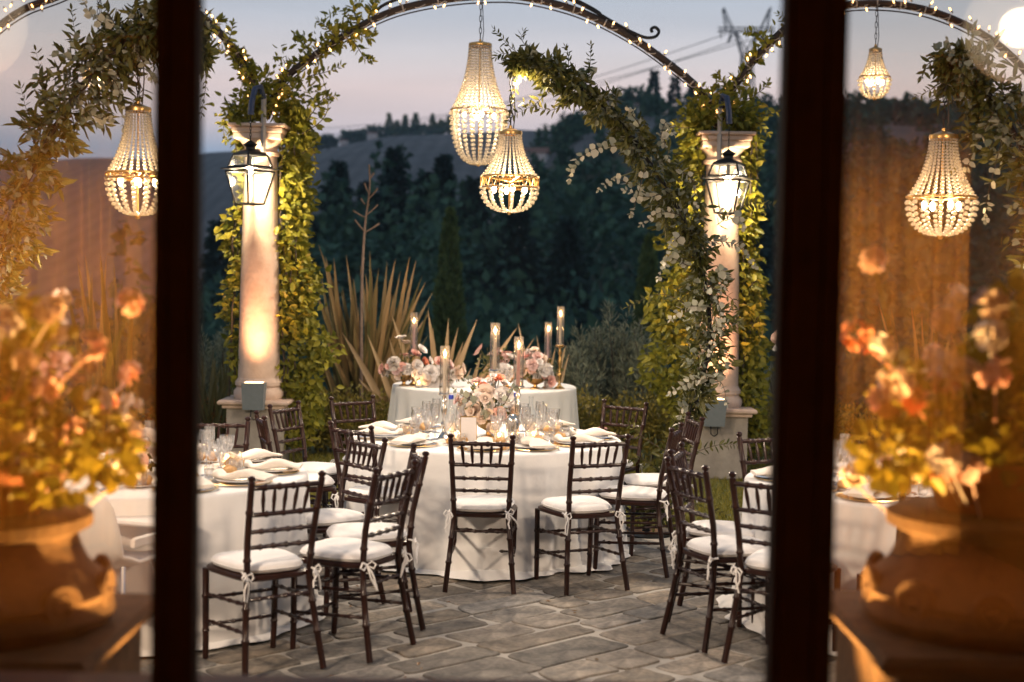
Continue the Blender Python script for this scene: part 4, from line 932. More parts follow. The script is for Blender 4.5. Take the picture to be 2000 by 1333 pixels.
floral_arm('tall flower and eucalyptus garland arm curving over the main table from the right',
    [(1262, 1036), (1290, 960), (1335, 840), (1372, 740), (1386, 640), (1374, 540), (1346, 450), (1296, 360), (1232, 265), (1162, 195), (1090, 148), (1030, 120), (1000, 128)],
    [Y0, Y0, Y0, Y0, Y0, Y0, Y0, Y0 - .05, Y0 - .15, 10.0, 9.95, 9.9, 9.9], None,
    ([0, .05, .12, .2, .28, .4, .5, .6, .7, .8, .9, 1], [.16, .17, .10, .12, .15, .18, .19, .18, .155, .10, .065, .035]),
    [([(1205, 285), (1160, 292), (1120, 320), (1112, 352)], 9.95, 11, .058), ([(1240, 365), (1200, 350), (1170, 372)], 10.0, 7, .052), ([(1250, 245), (1235, 225), (1228, 215)], 9.9, 5, .06),
     ([(1330, 420), (1290, 415), (1252, 440)], 10.0, 9, .052), ([(1300, 290), (1296, 262), (1306, 310)], 10.0, 6, .05), ([(1290, 380), (1260, 385), (1220, 372)], 9.95, 8, .055),
     ([(1345, 520), (1305, 505), (1285, 545)], 10.0, 9, .05), ([(1395, 470), (1440, 480), (1475, 520)], 9.95, 10, .058), ([(1400, 520), (1420, 545), (1398, 585)], 9.9, 8, .052),
     ([(1385, 600), (1340, 600), (1310, 625)], 9.95, 9, .058), ([(1395, 620), (1400, 640), (1385, 690)], 9.9, 7, .055), ([(1385, 740), (1350, 745), (1308, 770)], 9.95, 10, .058),
     ([(1380, 735), (1410, 750), (1420, 790)], 9.9, 8, .052), ([(1345, 790), (1330, 800), (1322, 850)], 10.0, 7, .055), ([(1400, 415), (1440, 425), (1450, 445)], 9.95, 6, .058), ([(1320, 330), (1350, 350), (1362, 400)], 9.95, 7, .05), ([(1330, 460), (1310, 480), (1300, 520)], 9.9, 7, .052), ([(1260, 330), (1240, 400), (1232, 420)], 9.95, 6, .05), ([(1290, 270), (1300, 240), (1316, 262)], 10, 6, .05), ([(1380, 560), (1410, 610), (1408, 650)], 9.9, 7, .05)],
    [([(1050, 128), (1000, 95), (966, 58)], 9.9, 13, .07), ([(1060, 130), (1020, 80), (1024, 62)], 9.9, 9, .06), ([(1140, 180), (1152, 130), (1154, 88)], 10.0, 12, .06), ([(1030, 115), (985, 105), (968, 112)], 9.9, 9, .065),
     ([(1350, 600), (1290, 575), (1225, 600)], 10.1, 13, .07), ([(1400, 440), (1460, 400), (1522, 402)], 10.1, 14, .07), ([(1090, 150), (1050, 200), (1000, 225)], 9.9, 12, .08), ([(1130, 180), (1080, 215), (1020, 200)], 9.9, 12, .08), ([(1010, 150), (1000, 210), (990, 250)], 9.9, 12, .055),
     ([(1330, 900), (1265, 860), (1230, 830)], 10.1, 12, .075), ([(1300, 930), (1260, 900), (1228, 895)], 10.1, 12, .075), ([(1340, 890), (1400, 870), (1440, 868)], 10.1, 12, .07), ([(1310, 960), (1360, 985), (1420, 1005)], 10.1, 12, .06), ([(1390, 560), (1430, 585), (1432, 600)], 10, 7, .06), ([(1110, 165), (1110, 110), (1104, 92)], 9.95, 9, .055)], 3700)
floral_arm('flower garland arm curving over the left table, seen through the left glass',
    [(-120, 1150), (-60, 800), (-10, 560), (25, 420), (85, 290), (160, 170), (240, 90), (310, 55), (365, 62), (398, 120)],
    [8.2] * 10, None, ([0, .2, .4, .6, .8, .9, 1], [.12, .16, .2, .22, .19, .12, .07]),
    [([(200, 140), (230, 170), (240, 250)], 8.1, 10, .05), ([(150, 200), (190, 230), (215, 235)], 8.1, 8, .05), ([(260, 90), (290, 140), (300, 160)], 8.1, 8, .05), ([(220, 60), (180, 30), (160, 0)], 8.1, 9, .05)],
    [([(385, 80), (402, 150), (394, 225)], 8.2, 12, .055), ([(120, 230), (90, 180), (70, 100)], 8.2, 12, .07), ([(110, 250), (60, 230), (40, 170)], 8.2, 12, .07), ([(240, 110), (280, 180), (262, 200)], 8.2, 10, .07), ([(180, 150), (150, 80), (140, 20)], 8.2, 12, .075), ([(70, 330), (110, 300), (115, 280)], 8.2, 8, .06), ([(320, 60), (290, 20), (250, -10)], 8.2, 12, .08), ([(240, 90), (220, 40), (200, 10)], 8.2, 12, .08), ([(300, 60), (330, 110), (300, 130)], 8.2, 12, .08)], 3400)
floral_arm('flower garland arm over the right table, seen through the right glass',
    [(2110, 1150), (2080, 800), (2060, 560), (2040, 420), (2000, 300), (1950, 210), (1900, 150), (1865, 125), (1852, 140)],
    [8.2] * 9, None, ([0, .2, .4, .6, .8, .9, 1], [.12, .16, .2, .22, .17, .13, .10]),
    [([(1900, 160), (1860, 120), (1850, 80)], 8.1, 8, .05), ([(1940, 220), (1900, 300), (1880, 360)], 8.1, 9, .05), ([(1960, 260), (1930, 380), (1925, 430)], 8.1, 9, .05)],
    [([(1870, 130), (1820, 120), (1800, 150)], 8.2, 10, .08), ([(1880, 150), (1830, 170), (1790, 190)], 8.2, 10, .06), ([(1920, 190), (1880, 240), (1860, 330)], 8.2, 12, .07), ([(1950, 240), (1900, 260), (1810, 300)], 8.2, 12, .06)], 2200)

# ---------------------------------------------------------------- solid geranium pots outside the glass, standing in for mirrored ones
def pot(label, plabel, px, Y, mirror, seed):
    s = F / Y; c = at(px, 900, Y); X = c.x
    zz = lambda py: at(px, py, Y).z
    t = thing('stone_pedestal', plabel, 'pedestal', (X, Y, 0), group='pedestals beside the doorway')
    hb = .40
    MB().box((0, 0, zz(1245) / 2), (.68, .68, zz(1245)), bev=.01).build('plinth', 'carved_stone', t)
    MB().box((0, 0, zz(1234)), (2 * hb, 2 * hb, .05), bev=.018).build('moulding', 'carved_stone', t)
    m = MB(); m.lathe([(.30, zz(1226)), (.335, zz(1210)), (.35, zz(1190)), (.335, zz(1165)), (.345, zz(1150)), (.325, zz(1132)), (.275, zz(1100)), (.255, zz(1070)), (.245, zz(1050)), (.25, zz(1035))], seg=40); b = m.build('body', 'carved_stone', t)
    for k in range(10):
        a = 2 * pi * k / 10; m = MB(); ctr = Vector((math.cos(a) * .33, math.sin(a) * .33, zz(1150)))
        pts = [ctr + (Vector((-math.sin(a), math.cos(a), 0)) * math.cos(w) + Vector((0, 0, 1)) * math.sin(w)) * (.055 * (1 - w / 16)) for w in np.linspace(0, 11, 30)]; m.tube(pts, .014, 6); m.build('scroll', 'carved_stone', b)
    m = MB(); m.lathe([(.0, zz(1035)), (.262, zz(1035)), (.285, zz(1026)), (.285, zz(1005)), (.265, zz(998)), (0, zz(998))], seg=40); m.build('cap', 'carved_stone', t)
    p = thing('flower_pot', label, 'flower pot', (X, Y, zz(998)), group='geranium pots')
    z0 = zz(998); h = lambda py: zz(py) - z0
    m = MB(); m.lathe([(0, .004), (.15, .004), (.17, h(960)), (.19, h(932)), (.225, h(928)), (.23, h(915)), (.23, h(893)), (.215, h(890)), (.205, h(900)), (0, h(902))], seg=40); m.build('pot', 'terracotta', p)
    rr = np.random.default_rng(seed)
    Q = []; 
    for k in range(24):
        a = rr.random() * 2 * pi; r_ = rr.random() ** .5 * .33; Q.append((math.cos(a) * r_, math.sin(a) * r_, h(890) + rr.uniform(-.02, .36) * (1.2 - r_)))
    Ps = []; Ds = []
    for c_ in Q:
        n = 75; P_, d_ = blob(n, c_, (.10, .10, .085)); Ps.append(P_); Ds.append(d_)
    P_ = np.concatenate(Ps); d_ = np.concatenate(Ds)
    stuff(link('foliage', leaf_mesh('foliage', P_, d_ + rdir(len(P_)) * .6, rdir(len(P_), .9), rr.uniform(.035, .06, len(P_)), rr.uniform(.035, .06, len(P_)), 'geranium'), p))
    cols = ['petal_pink', 'petal_white', 'petal_coral', 'petal_blush', 'petal_white', 'petal_pink', 'petal_cream', 'petal_cream']
    for k in range(32):
        a = rr.random() * 2 * pi if k % 5 == 0 else (0 if mirror > 0 else pi) + rr.uniform(-1.3, 1.3); r_ = .14 + rr.random() * .28; c_ = np.array([math.cos(a) * r_, math.sin(a) * r_ - .04, h(890) + rr.uniform(-.10, .44)]); mb = MB()
        fr_ = rr.uniform(.7, 1.25)
        for j in range(11):
            d = rdir(1, .3)[0]; petal_flower(mb, c_ + d * .032 * fr_ * rr.uniform(.6, 1.2), .018 * fr_, 2, k * 10 + j, up=d)
        mb.tube([c_ - np.array([0, 0, .02]), c_ * np.array([.6, .6, 1]) - np.array([0, 0, .14])], .003, 4, cap=False); mb.build('bloom', cols[k % 8], p)
    return p, h
pl, hl = pot('terracotta pot of glowing geraniums standing in for one mirrored in the left glass', 'carved stone pedestal under the left geranium pot', -30, 3.85, 1, 5)
pr, hr = pot('terracotta pot of glowing geraniums standing in for one mirrored in the right glass', 'carved stone pedestal under the right geranium pot', 1945, 3.85, -1, 9)
for (px, py, par) in ((1706, 508, pr), (255, 592, pl)):
    w = at(px, py, 3.85); q_ = w - Vector(par.location); mb = MB()
    for j in range(12):
        d = rdir(1, .2)[0]; petal_flower(mb, Vector(q_) + Vector(d) * .028, .017, 2, j, up=d)
    mb.build('bloom', 'petal_pink' if px != 1706 else 'petal_blush', par)
    m = MB(); m.tube([tuple(q_), (q_.x * .8, q_.y, q_.z * .6), (q_.x * .3, 0, .12)], .004, 5); m.build('flower_stalk', 'geranium', par)

# ================================================================== FURNITURE
def ringed(m, p0, p1, r, rings=3, seg=8, bulge=1.35, tw=.010, swell=0):
    """bamboo-turned rod with raised rings"""
    a = Vector(p0); b = Vector(p1); Ln = (b - a).length; pts = [a]; rs = [r]
    for k in range(rings):
        u = (k + 1) / (rings + 1); e = tw / Ln
        for du, rr in ((-e * 1.2, 1), (-e * .5, bulge), (e * .5, bulge), (e * 1.2, 1)): pts.append(a.lerp(b, u + du)); rs.append(r * rr * (1 + swell * math.sin(pi * u)))
    pts.append(b); rs.append(r); m.tube(pts, rs, seg); return m
def superring(w0, w1, d, z, k, ex=3.2, n=32):
    """rounded trapezoid ring: w0 rear half width, w1 front half width, scaled by k"""
    out = []
    for i in range(n):
        a = 2 * pi * i / n; c, s = math.cos(a), math.sin(a)
        y = d * math.copysign(abs(s) ** (2 / ex), s); w = w0 + (w1 - w0) * (y / d + 1) / 2
        out.append((w * math.copysign(abs(c) ** (2 / ex), c) * k, y * k, z))
    return out
def stack_rings(m, rings):
    n = len(rings[0]); V_ = [p for r in rings for p in r]; F_ = []
    for L in range(len(rings) - 1):
        for k in range(n): F_.append((L * n + k, L * n + (k + 1) % n, (L + 1) * n + (k + 1) % n, (L + 1) * n + k))
    F_ += [tuple(range(n))[::-1], tuple((len(rings) - 1) * n + k for k in range(n))]; m.add(V_, F_); return m
def make_chair():
    t = thing('banquet_chair', '', 'chair')
    def post_x(z): return interp(z, [0, .43, .92], [.200, .158, .180])
    def post_y(z): return interp(z, [0, .25, .43, .6, .92], [-.265, -.215, -.192, -.205, -.275])
    for s in (-1, 1):
        zs = [0, .06, .16, .166, .174, .180, .30, .306, .314, .32, .43, .52, .526, .534, .54, .62, .70, .745, .751, .759, .765, .85, .895]
        pts = [(s * post_x(z), post_y(z), z) for z in zs]; rs = [.0155] * len(zs)
        for k in (3, 4, 7, 8, 12, 13, 18, 19): rs[k] = .0195
        m = MB(); m.tube(pts, rs, 9); m.lathe([(.0155, 0), (.011, .006), (.0185, .014), (.0195, .024), (.012, .032), (.001, .034)], (pts[-1][0], pts[-1][1], pts[-1][2] - .002), 9); m.build('back_post', 'wood', t)
        m = MB(); m.tube([(s * .178, .195, 0), (s * .180, .190, .12), (s * .180, .190, .127), (s * .180, .190, .135), (s * .180, .19, .142), (s * .182, .188, .29), (s * .182, .188, .296), (s * .182, .188, .304), (s * .182, .188, .31), (s * .184, .185, .435)],
                         [.014, .0155, .0155, .0195, .0155, .0155, .0195, .0195, .0155, .016], 9); m.build('front_leg', 'wood', t)
    def rail(z, name, r=.0105, rings=3): m = MB(); ringed(m, (-post_x(z), post_y(z), z), (post_x(z), post_y(z), z), r, rings); m.build(name, 'wood', t)
    rail(.868, 'crest_rail', .0125, 4); rail(.742, 'back_rail', .0115, 3); rail(.662, 'back_rail', .0105, 4); rail(.588, 'back_rail', .0105, 4)
    for k in range(5):
        u = (k - 2) / 3.0; m = MB(); xt = post_x(.868) * u * .98; xb = post_x(.742) * u * .90
        m.tube([(xb, post_y(.742), .742), (xb * .93 + xt * .07, post_y(.755), .756), (xb * .5 + xt * .5, post_y(.80), .805), (xb * .46 + xt * .54, post_y(.81), .812), (xb * .07 + xt * .93, post_y(.86), .856), (xt, post_y(.868), .868)], [.006, .007, .0105, .0105, .007, .006], 7); m.build('spindle', 'wood', t)
    for z, nm in ((.33, 'stretcher'), (.205, 'stretcher')):
        for s in (-1, 1): m = MB(); ringed(m, (s * post_x(z), post_y(z), z), (s * .181, .19, z - .02), .0085, 4); m.build(nm, 'wood', t)
    for z in (.29, .16): m = MB(); ringed(m, (-.18, .19, z), (.18, .19, z), .0085, 4); m.build('stretcher', 'wood', t)
    m = MB(); ringed(m, (-post_x(.35), post_y(.35), .35), (post_x(.35), post_y(.35), .35), .0085, 4); m.build('stretcher', 'wood', t)
    m = MB(); stack_rings(m, [superring(.172, .208, .210, .428, .96, 5), superring(.172, .208, .210, .434, 1, 5), superring(.172, .208, .210, .450, 1, 5), superring(.172, .208, .210, .455, .97, 5)]); m.build('seat', 'wood', t)
    m = MB(); stack_rings(m, [superring(.158, .200, .200, z, k, 3.4) for z, k in ((.457, .93), (.463, .99), (.478, 1.02), (.490, 1.0), (.500, .94), (.506, .80), (.509, .5), (.510, .2))]); c = m.build('cushion', 'cushion', t, angle=80)
    m = MB(); pr_ = superring(.158, .200, .200, .4775, 1.022, 3.4); m.tube(pr_ + [pr_[0]], .0035, 5); m.build('piping', 'cushion', c)
    for s in (-1, 1):
        link('tie', TIES[0], c, (s * .172, -.222, .462))
    return t
def tie_mesh(seed):
    if 1:
        b = Vector((0, 0, 0)); m = MB(); rr = random.Random(seed)
        m.tube([b + Vector((0, .03, .01)), b], .005, 5)
        for sg in (-1, 1):
            q1, q2, q3 = rr.uniform(.6, 1.25), rr.uniform(-.014, .012), rr.uniform(.6, 1.3); m.tube([b, b + Vector((sg * .022 * q1, -.012, .010 + q2)), b + Vector((sg * .038 * q1, -.016, -.010 + q2)), b + Vector((sg * .024 * q1, -.014, -.026 + q2)), b], [.0025, .0045, .005, .0045, .0025], 6)
            m.tube([b, b + Vector((sg * .008 * q3, -.018, -.03)), b + Vector((sg * .016 * q3 + q2, -.014, -.06)), b + Vector((sg * .02 * rr.random() + q2 * 2, -.016, -.085 - .05 * rr.random()))], [.003, .0045, .005, .004], 6)
        m.ball(b, .008, 6, 5); return m.mesh('tie', 'tie')
TIES = [tie_mesh(k) for k in range(6)]
chair0 = make_chair()
used = [False]
CH = {}
def chair(key, x, y, phi, label, group):
    t = chair0 if not used[0] else copy_tree(chair0); used[0] = True
    t.location = (x, y, .014); t.rotation_euler = (0, 0, -R(phi)); t['label'] = label; t['group'] = group; CH[key] = t
    for ch in t.children:
        if ch.name.startswith('cushion'):
            ch.rotation_euler = (random.uniform(-.02, .02), random.uniform(-.02, .02), random.uniform(-.05, .05))
            for g in ch.children:
                if g.name.startswith('tie'): g.data = random.choice(TIES); g.rotation_euler = (random.uniform(-.15, .15), random.uniform(-.3, .3), random.uniform(-.7, .7))
    return t
gm, gl, gr = 'chairs round the main table', 'chairs round the left table', 'chairs round the right table'
d_ = 'dark wood chair, white cushion, '
TM, TL, TR, TS = (-.17, 9.55), (-2.0, 7.6), (2.2, 7.7), (-.26, 13.75)
chair('A', -.155, 8.42, 2, d_ + 'square to the camera, middle of main table', gm)
chair('B', .415, 8.46, -24, d_ + 'turned slightly left beside the middle one, main table', gm)
chair('C', .78, 8.94, -74, d_ + 'side-on in front of the garland foot', gm)
chair('E', .98, 9.55, -98, d_ + 'half hidden among the garland leaves', gm)
chair('D', .70, 10.34, -146, d_ + 'at the right back of the main table', gm)
chair('F', -1.02, 10.36, 143, d_ + 'at the left back of the main table', gm)
chair('M', -1.34, 9.82, 114, d_ + 'facing right below the left uplight, farther of two', gm)
chair('L', -1.36, 9.24, 72, d_ + 'facing right below the left uplight, nearer of two', gm)
chair('G', -.80, 8.84, 40, d_ + 'at the left front of the main table', gm)
chair('K', -1.17, 6.63, -37, d_ + 'nearest the left door stile, back to the camera', gl)
chair('I', -.79, 6.94, -63, d_ + 'side-on in front of two others, right of the left table', gl)
chair('J', -.74, 7.42, -104, d_ + 'directly behind the side-on one right of the left table', gl)
chair('H', -1.02, 7.86, -128, d_ + 'facing the left table from its far right side', gl)
chair('N', -1.80, 8.62, 174, d_ + 'behind the glasses of the left table', gl)
chair('O', 1.13, 7.22, 65, d_ + 'in front of the right table, back nearly edge-on', gr)
chair('P', 1.17, 7.68, 106, d_ + 'second along the left side of the right table', gr)
chair('Q', 1.36, 6.86, 34, d_ + 'cut by the right door stile', gr)
chair('R', 1.66, 8.36, 152, d_ + 'behind the right table next to the door stile', gr)
chair('S', 1.90, 6.62, -8, d_ + 'seen through the right glass', gr)

# ---------------------------------------------------------------- round tables under cloths
def cloth(label, c, Rr, H, seed, nth=220, puddle=.05):
    rr = random.Random(seed); ph = [(rr.choice([7, 9, 11, 13, 16, 19, 23, 29]), rr.random() * 6.28, rr.uniform(.3, 1)) for _ in range(6)]; tot = sum(p[2] for p in ph)
    def fold(a, t): return sum(w * math.sin(n * a + p + .8 * t * math.sin(a * 2 + p)) for n, p, w in ph) / tot
    V_ = []; rows = []
    for k in range(7): rows.append((Rr * (k + .02) / 6.02 * .985, H, 0, 0))
    for k in range(1, 5): a = k / 4 * pi / 2; rows.append((Rr - .018 + .018 * math.sin(a), H - .018 + .018 * math.cos(a), 0, 0))
    nr = 22
    for k in range(1, nr + 1): t = k / nr; rows.append((Rr + .035 * t, H - .02 - (H - .05) * t, t, 0))
    rows += [(Rr + .06, .022, 1, .6), (Rr + .08, .012, 1, 1.0), (Rr + .055, .004, 1, .8)]
    for r0, z, t, pd in rows:
        for k in range(nth):
            a = 2 * pi * k / nth; f = fold(a, t); b = max(0, math.sin(3 * a + seed) * math.sin(5 * a + seed * 2))
            r = r0 + f * .085 * (.45 + .55 * math.sin(1.5 * a + seed) ** 2) * t ** .8 + pd * (puddle * b + .012 * f) + (.05 * b * max(0, t - .72) / .28 if t > .72 else 0)
            zz_ = z + (.045 * b * pd if 0 < pd < 1 else 0) + (.03 * b * (t > .8) * (pd == 0))
            V_.append((r * math.cos(a), r * math.sin(a), zz_))
    n = len(rows); F_ = [(i * nth + k, i * nth + (k + 1) % nth, (i + 1) * nth + (k + 1) % nth, (i + 1) * nth + k) for i in range(n - 1) for k in range(nth)]
    F_ = [f[::-1] for f in F_] + [tuple(range(nth))]
    m = MB(); m.add(V_, F_); o = m.build('tablecloth', 'cloth', angle=60, loc=(c[0], c[1], .012)); return tag(o, label, 'tablecloth', 'round tables under white cloths')
TH = .762
cloth('floor-length white cloth over the main round table in the middle', TM, .92, .75, 3)
cloth('floor-length white cloth over the round table at the left', TL, .91, .75, 5)
cloth('floor-length white cloth over the round table at the right', TR, .91, .75, 8)
cloth('white cloth over the small candle table between the columns', TS, .89, .78, 12)

# ---------------------------------------------------------------- tableware
def lathe_mesh(name, prof, material, seg=20): m = MB(); m.lathe(prof, seg=seg); return m.mesh(name, material)
goblet = lathe_mesh('goblet', [(.0, .003), (.034, .003), (.034, .005), (.006, .010), (.0045, .02), (.0045, .075), (.007, .085), (.016, .10), (.030, .125), (.038, .155), (.042, .195), (.0405, .195), (.0365, .156), (.028, .127), (.014, .104), (0, .096)], 'glass')
wine = lathe_mesh('wine_glass', [(.0, .003), (.031, .003), (.031, .005), (.006, .010), (.0045, .02), (.0045, .07), (.012, .082), (.028, .105), (.033, .13), (.036, .165), (.0345, .165), (.0315, .131), (.026, .107), (.010, .086), (0, .08)], 'glass')
flute = lathe_mesh('flute', [(.0, .003), (.030, .003), (.030, .005), (.005, .010), (.0045, .02), (.0045, .10), (.012, .115), (.026, .15), (.030, .19), (.028, .24), (.0268, .24), (.0285, .19), (.0245, .151), (.010, .118), (0, .11)], 'glass')
tumbler = lathe_mesh('tumbler', [(0, .002), (.028, .002), (.036, .02), (.039, .05), (.036, .085), (.0348, .085), (.0375, .05), (.0345, .021), (.02, .008), (0, .007)], 'glass')
plate_me = lathe_mesh('plate', [(0, .004), (.075, .004), (.09, .008), (.128, .018), (.130, .020), (.126, .021), (.088, .012), (0, .009)], 'porcelain', 36)
charger_me = lathe_mesh('charger', [(0, .002), (.11, .002), (.16, .010), (.160, .012), (.11, .005), (0, .004)], 'glass', 40)
rim_me = lathe_mesh('gold_rim', [(.152, .0105), (.160, .0135), (.164, .012), (.160, .009), (.152, .0105)], 'gold', 40)
side_me = lathe_mesh('side_plate', [(0, .003), (.05, .003), (.075, .011), (.074, .013), (.05, .006), (0, .006)], 'porcelain', 28)
def roll_mesh():
    m = MB(); rr = random.Random(2); m.ball((0, 0, .026), (.042, .033, .026), 14, 9); 
    m.v = [(x * (1 + .05 * math.sin(9 * x / .04 + 3 * y / .03)), y, max(.002, z + .004 * math.sin(x * 130))) for x, y, z in m.v]; return m.mesh('bread_roll', 'bread')
roll_me = roll_mesh()
def napkin_mesh(seed):
    """softly folded napkin: a swept fold, open at the far end"""
    rr = random.Random(seed); m = MB(); rows = []; K = 16
    for i in range(K + 1):
        u = i / K; y = -.15 + .30 * u; lift = .010 + .018 * math.sin(pi * min(1, u * 1.15)) ** 2 * (1 - .3 * u) + (.012 if u > .9 else 0); w = .048 + .022 * (1 - u) + .006 * math.sin(u * 9 + seed)
        r = []
        for k in range(14):
            a = 2 * pi * k / 14; c, s = math.cos(a), math.sin(a); wob = 1 + .10 * math.sin(2 * a + u * 5 + seed) + .06 * math.sin(3 * a - u * 7)
            r.append((w * math.copysign(abs(c) ** .8, c) * wob + .012 * math.sin(u * 4 + seed), y, max(.021, .022 + lift + lift * .95 * math.copysign(abs(s) ** .8, s) * wob)))
        rows.append(r)
    stack_rings(m, rows); return m.mesh('napkin', 'napkin', angle=70)
nap = [napkin_mesh(k) for k in range(4)]
def put(name, me, label, cat, x, y, z, rz, group): return tag(link(name, me, None, (x, y, z), rz), label, cat, group)
def setting(T, theta, desc, tname, k, glasses=True, zt=TH, bread=True, R0=.70):
    """theta: degrees round the table from the camera side"""
    a = R(theta); ux, uy = math.sin(a), -math.cos(a); rx, ry = -uy, ux
    def pos(r, s): return T[0] + ux * r + rx * s, T[1] + uy * r + ry * s
    rz = a
    g = f'place settings on the {tname} table'
    x, y = pos(R0, 0); t = thing('charger_plate', f'gold rimmed charger under the plate {desc}', 'plate', (x, y, zt), rz, g); link('plate_base', charger_me, t); link('gold_rim', rim_me, t)
    put('dinner_plate', plate_me, f'white dinner plate {desc}', 'plate', x, y, zt + .005, rz, g)
    put('napkin', nap[k % 4], f'folded cream napkin on the plate {desc}', 'napkin', x + ux * .02, y + uy * .02, zt + .004, rz + random.uniform(-.25, .25), f'napkins on the {tname} table')
    if bread:
        x2, y2 = pos(.50, -.17); put('side_plate', side_me, f'small bread plate {desc}', 'plate', x2, y2, zt, 0, g)
        for j in (-1, 1): put('bread_roll', roll_me, f'bread roll of the pair {desc}', 'bread', x2 + rx * .038 * j, y2 + ry * .038 * j, zt + .007, rz + j, f'bread rolls {desc}')
    if glasses:
        for nm, me, r, s in (('goblet', goblet, .46, .08), ('wine_glass', wine, .43, .17), ('flute', flute, .37, .11), ('tumbler', tumbler, .50, .22)):
            x3, y3 = pos(r + random.uniform(-.015, .015), s); put(nm, me, f'clear {nm.replace("_", " ")} {desc}', 'glass', x3, y3, zt, random.random() * 6, f'glasses on the {tname} table')
for k, (th, ds) in enumerate([(0, 'in front of the middle chair of the main table'), (27, 'right of the middle setting on the main table'), (58, 'at the right edge of the main table'), (90, 'at the far right of the main table'), (137, 'at the right back of the main table'),
                              (-137, 'at the left back of the main table'), (-104, 'at the far left of the main table'), (-76, 'at the left edge of the main table'), (-40, 'left of the middle setting on the main table')]): setting(TM, th, ds, 'main', k)
for k, (th, ds) in enumerate([(34, 'nearest the camera on the left table'), (62, 'behind the nearest chair on the left table'), (96, 'at the right edge of the left table'), (132, 'at the right back of the left table'), (-8, 'on the left table seen through the glass'), (168, 'at the back of the left table')]): setting(TL, th, ds, 'left', k)
for k, (th, ds) in enumerate([(-66, 'at the left front of the right table'), (-95, 'at the left edge of the right table'), (-140, 'at the left back of the right table'), (-34, 'on the right table just right of the stile'), (-6, 'on the right table seen through the glass')]): setting(TR, th, ds, 'right', k)

# candlesticks with glass chimneys
def candlestick(label, px, py_base_top, py_tube0, py_tube1, T, Y, z0, metal, wax, group, w=.034, watts=.9):
    s = F / Y; p = at(px, py_tube0, Y); zh = p.z - z0; zt = at(px, py_tube1, Y).z - p.z
    t = thing('candlestick', label, 'candlestick', (p.x, Y, z0), group=group)
    k = zh
    m = MB(); m.lathe([(0, .0), (.055, .0), (.056, .006), (.046, .014), (.022, .03), (.012, .05), (.010, k * .25), (.020, k * .29), (.022, k * .33), (.011, k * .38), (.014, k * .50), (.021, k * .62), (.015, k * .70), (.009, k * .76), (.020, k * .82), (.013, k * .88), (.014, k * .93), (.040, k * .965), (.044, k * .985), (.040, k), (0, k)], seg=20); m.build('holder', metal, t)
    ch = zt * .74; m = MB(); m.lathe([(.0, k), (.0125, k), (.0115, k + ch), (.006, k + ch + .004), (0, k + ch + .002)], seg=12); c = m.build('candle', wax, t)
    m = MB(); m.tube([(0, 0, k + ch), (.001, 0, k + ch + .012)], .001, 4); m.build('wick', 'black_iron', c)
    m = MB(); m.lathe([(.001, k + ch + .006), (.006, k + ch + .014), (.0085, k + ch + .024), (.006, k + ch + .040), (.002, k + ch + .054), (.0005, k + ch + .060)], seg=10); m.build('flame', 'flame', c)
    m = MB(); m.lathe([(w, k + .001), (w, k + zt), (w - .0025, k + zt), (w - .0025, k + .001)], seg=24); m.build('glass_chimney', 'chimney', t)
    lamp('candle_light', 'POINT', (0, 0, k + ch + .03), watts * 3, (1, .55, .22), t, .012)
gs = 'tall candlesticks with glass chimneys'
candlestick('silver candlestick with cream candle at the left of the main table', 868, 0, 768, 676, TM, 9.45, TH, 'silver', 'candle_white', gs)
candlestick('silver candlestick with coral candle right of the main bouquet', 1012, 0, 754, 658, TM, 9.40, TH, 'silver', 'candle_pink', gs)
candlestick('silver candlestick with white candle behind the main bouquet', 966, 0, 722, 631, TM, 9.78, TH, 'silver', 'candle_white', gs)
ZS = .79
candlestick('candlestick with lilac candle among the left flowers of the candle table', 808, 0, 694, 611, TS, 13.55, ZS, 'brass', 'candle_lilac', gs, .036, 1.3)
candlestick('candlestick with lilac candle beside the tallest one on the candle table', 1070, 0, 700, 630, TS, 13.5, ZS, 'brass', 'candle_lilac', gs, .036, 1.3)
candlestick('tallest candlestick, brass, at the right end of the candle table', 1094, 0, 674, 599, TS, 13.45, ZS, 'brass', 'candle_white', gs, .036, 1.3)

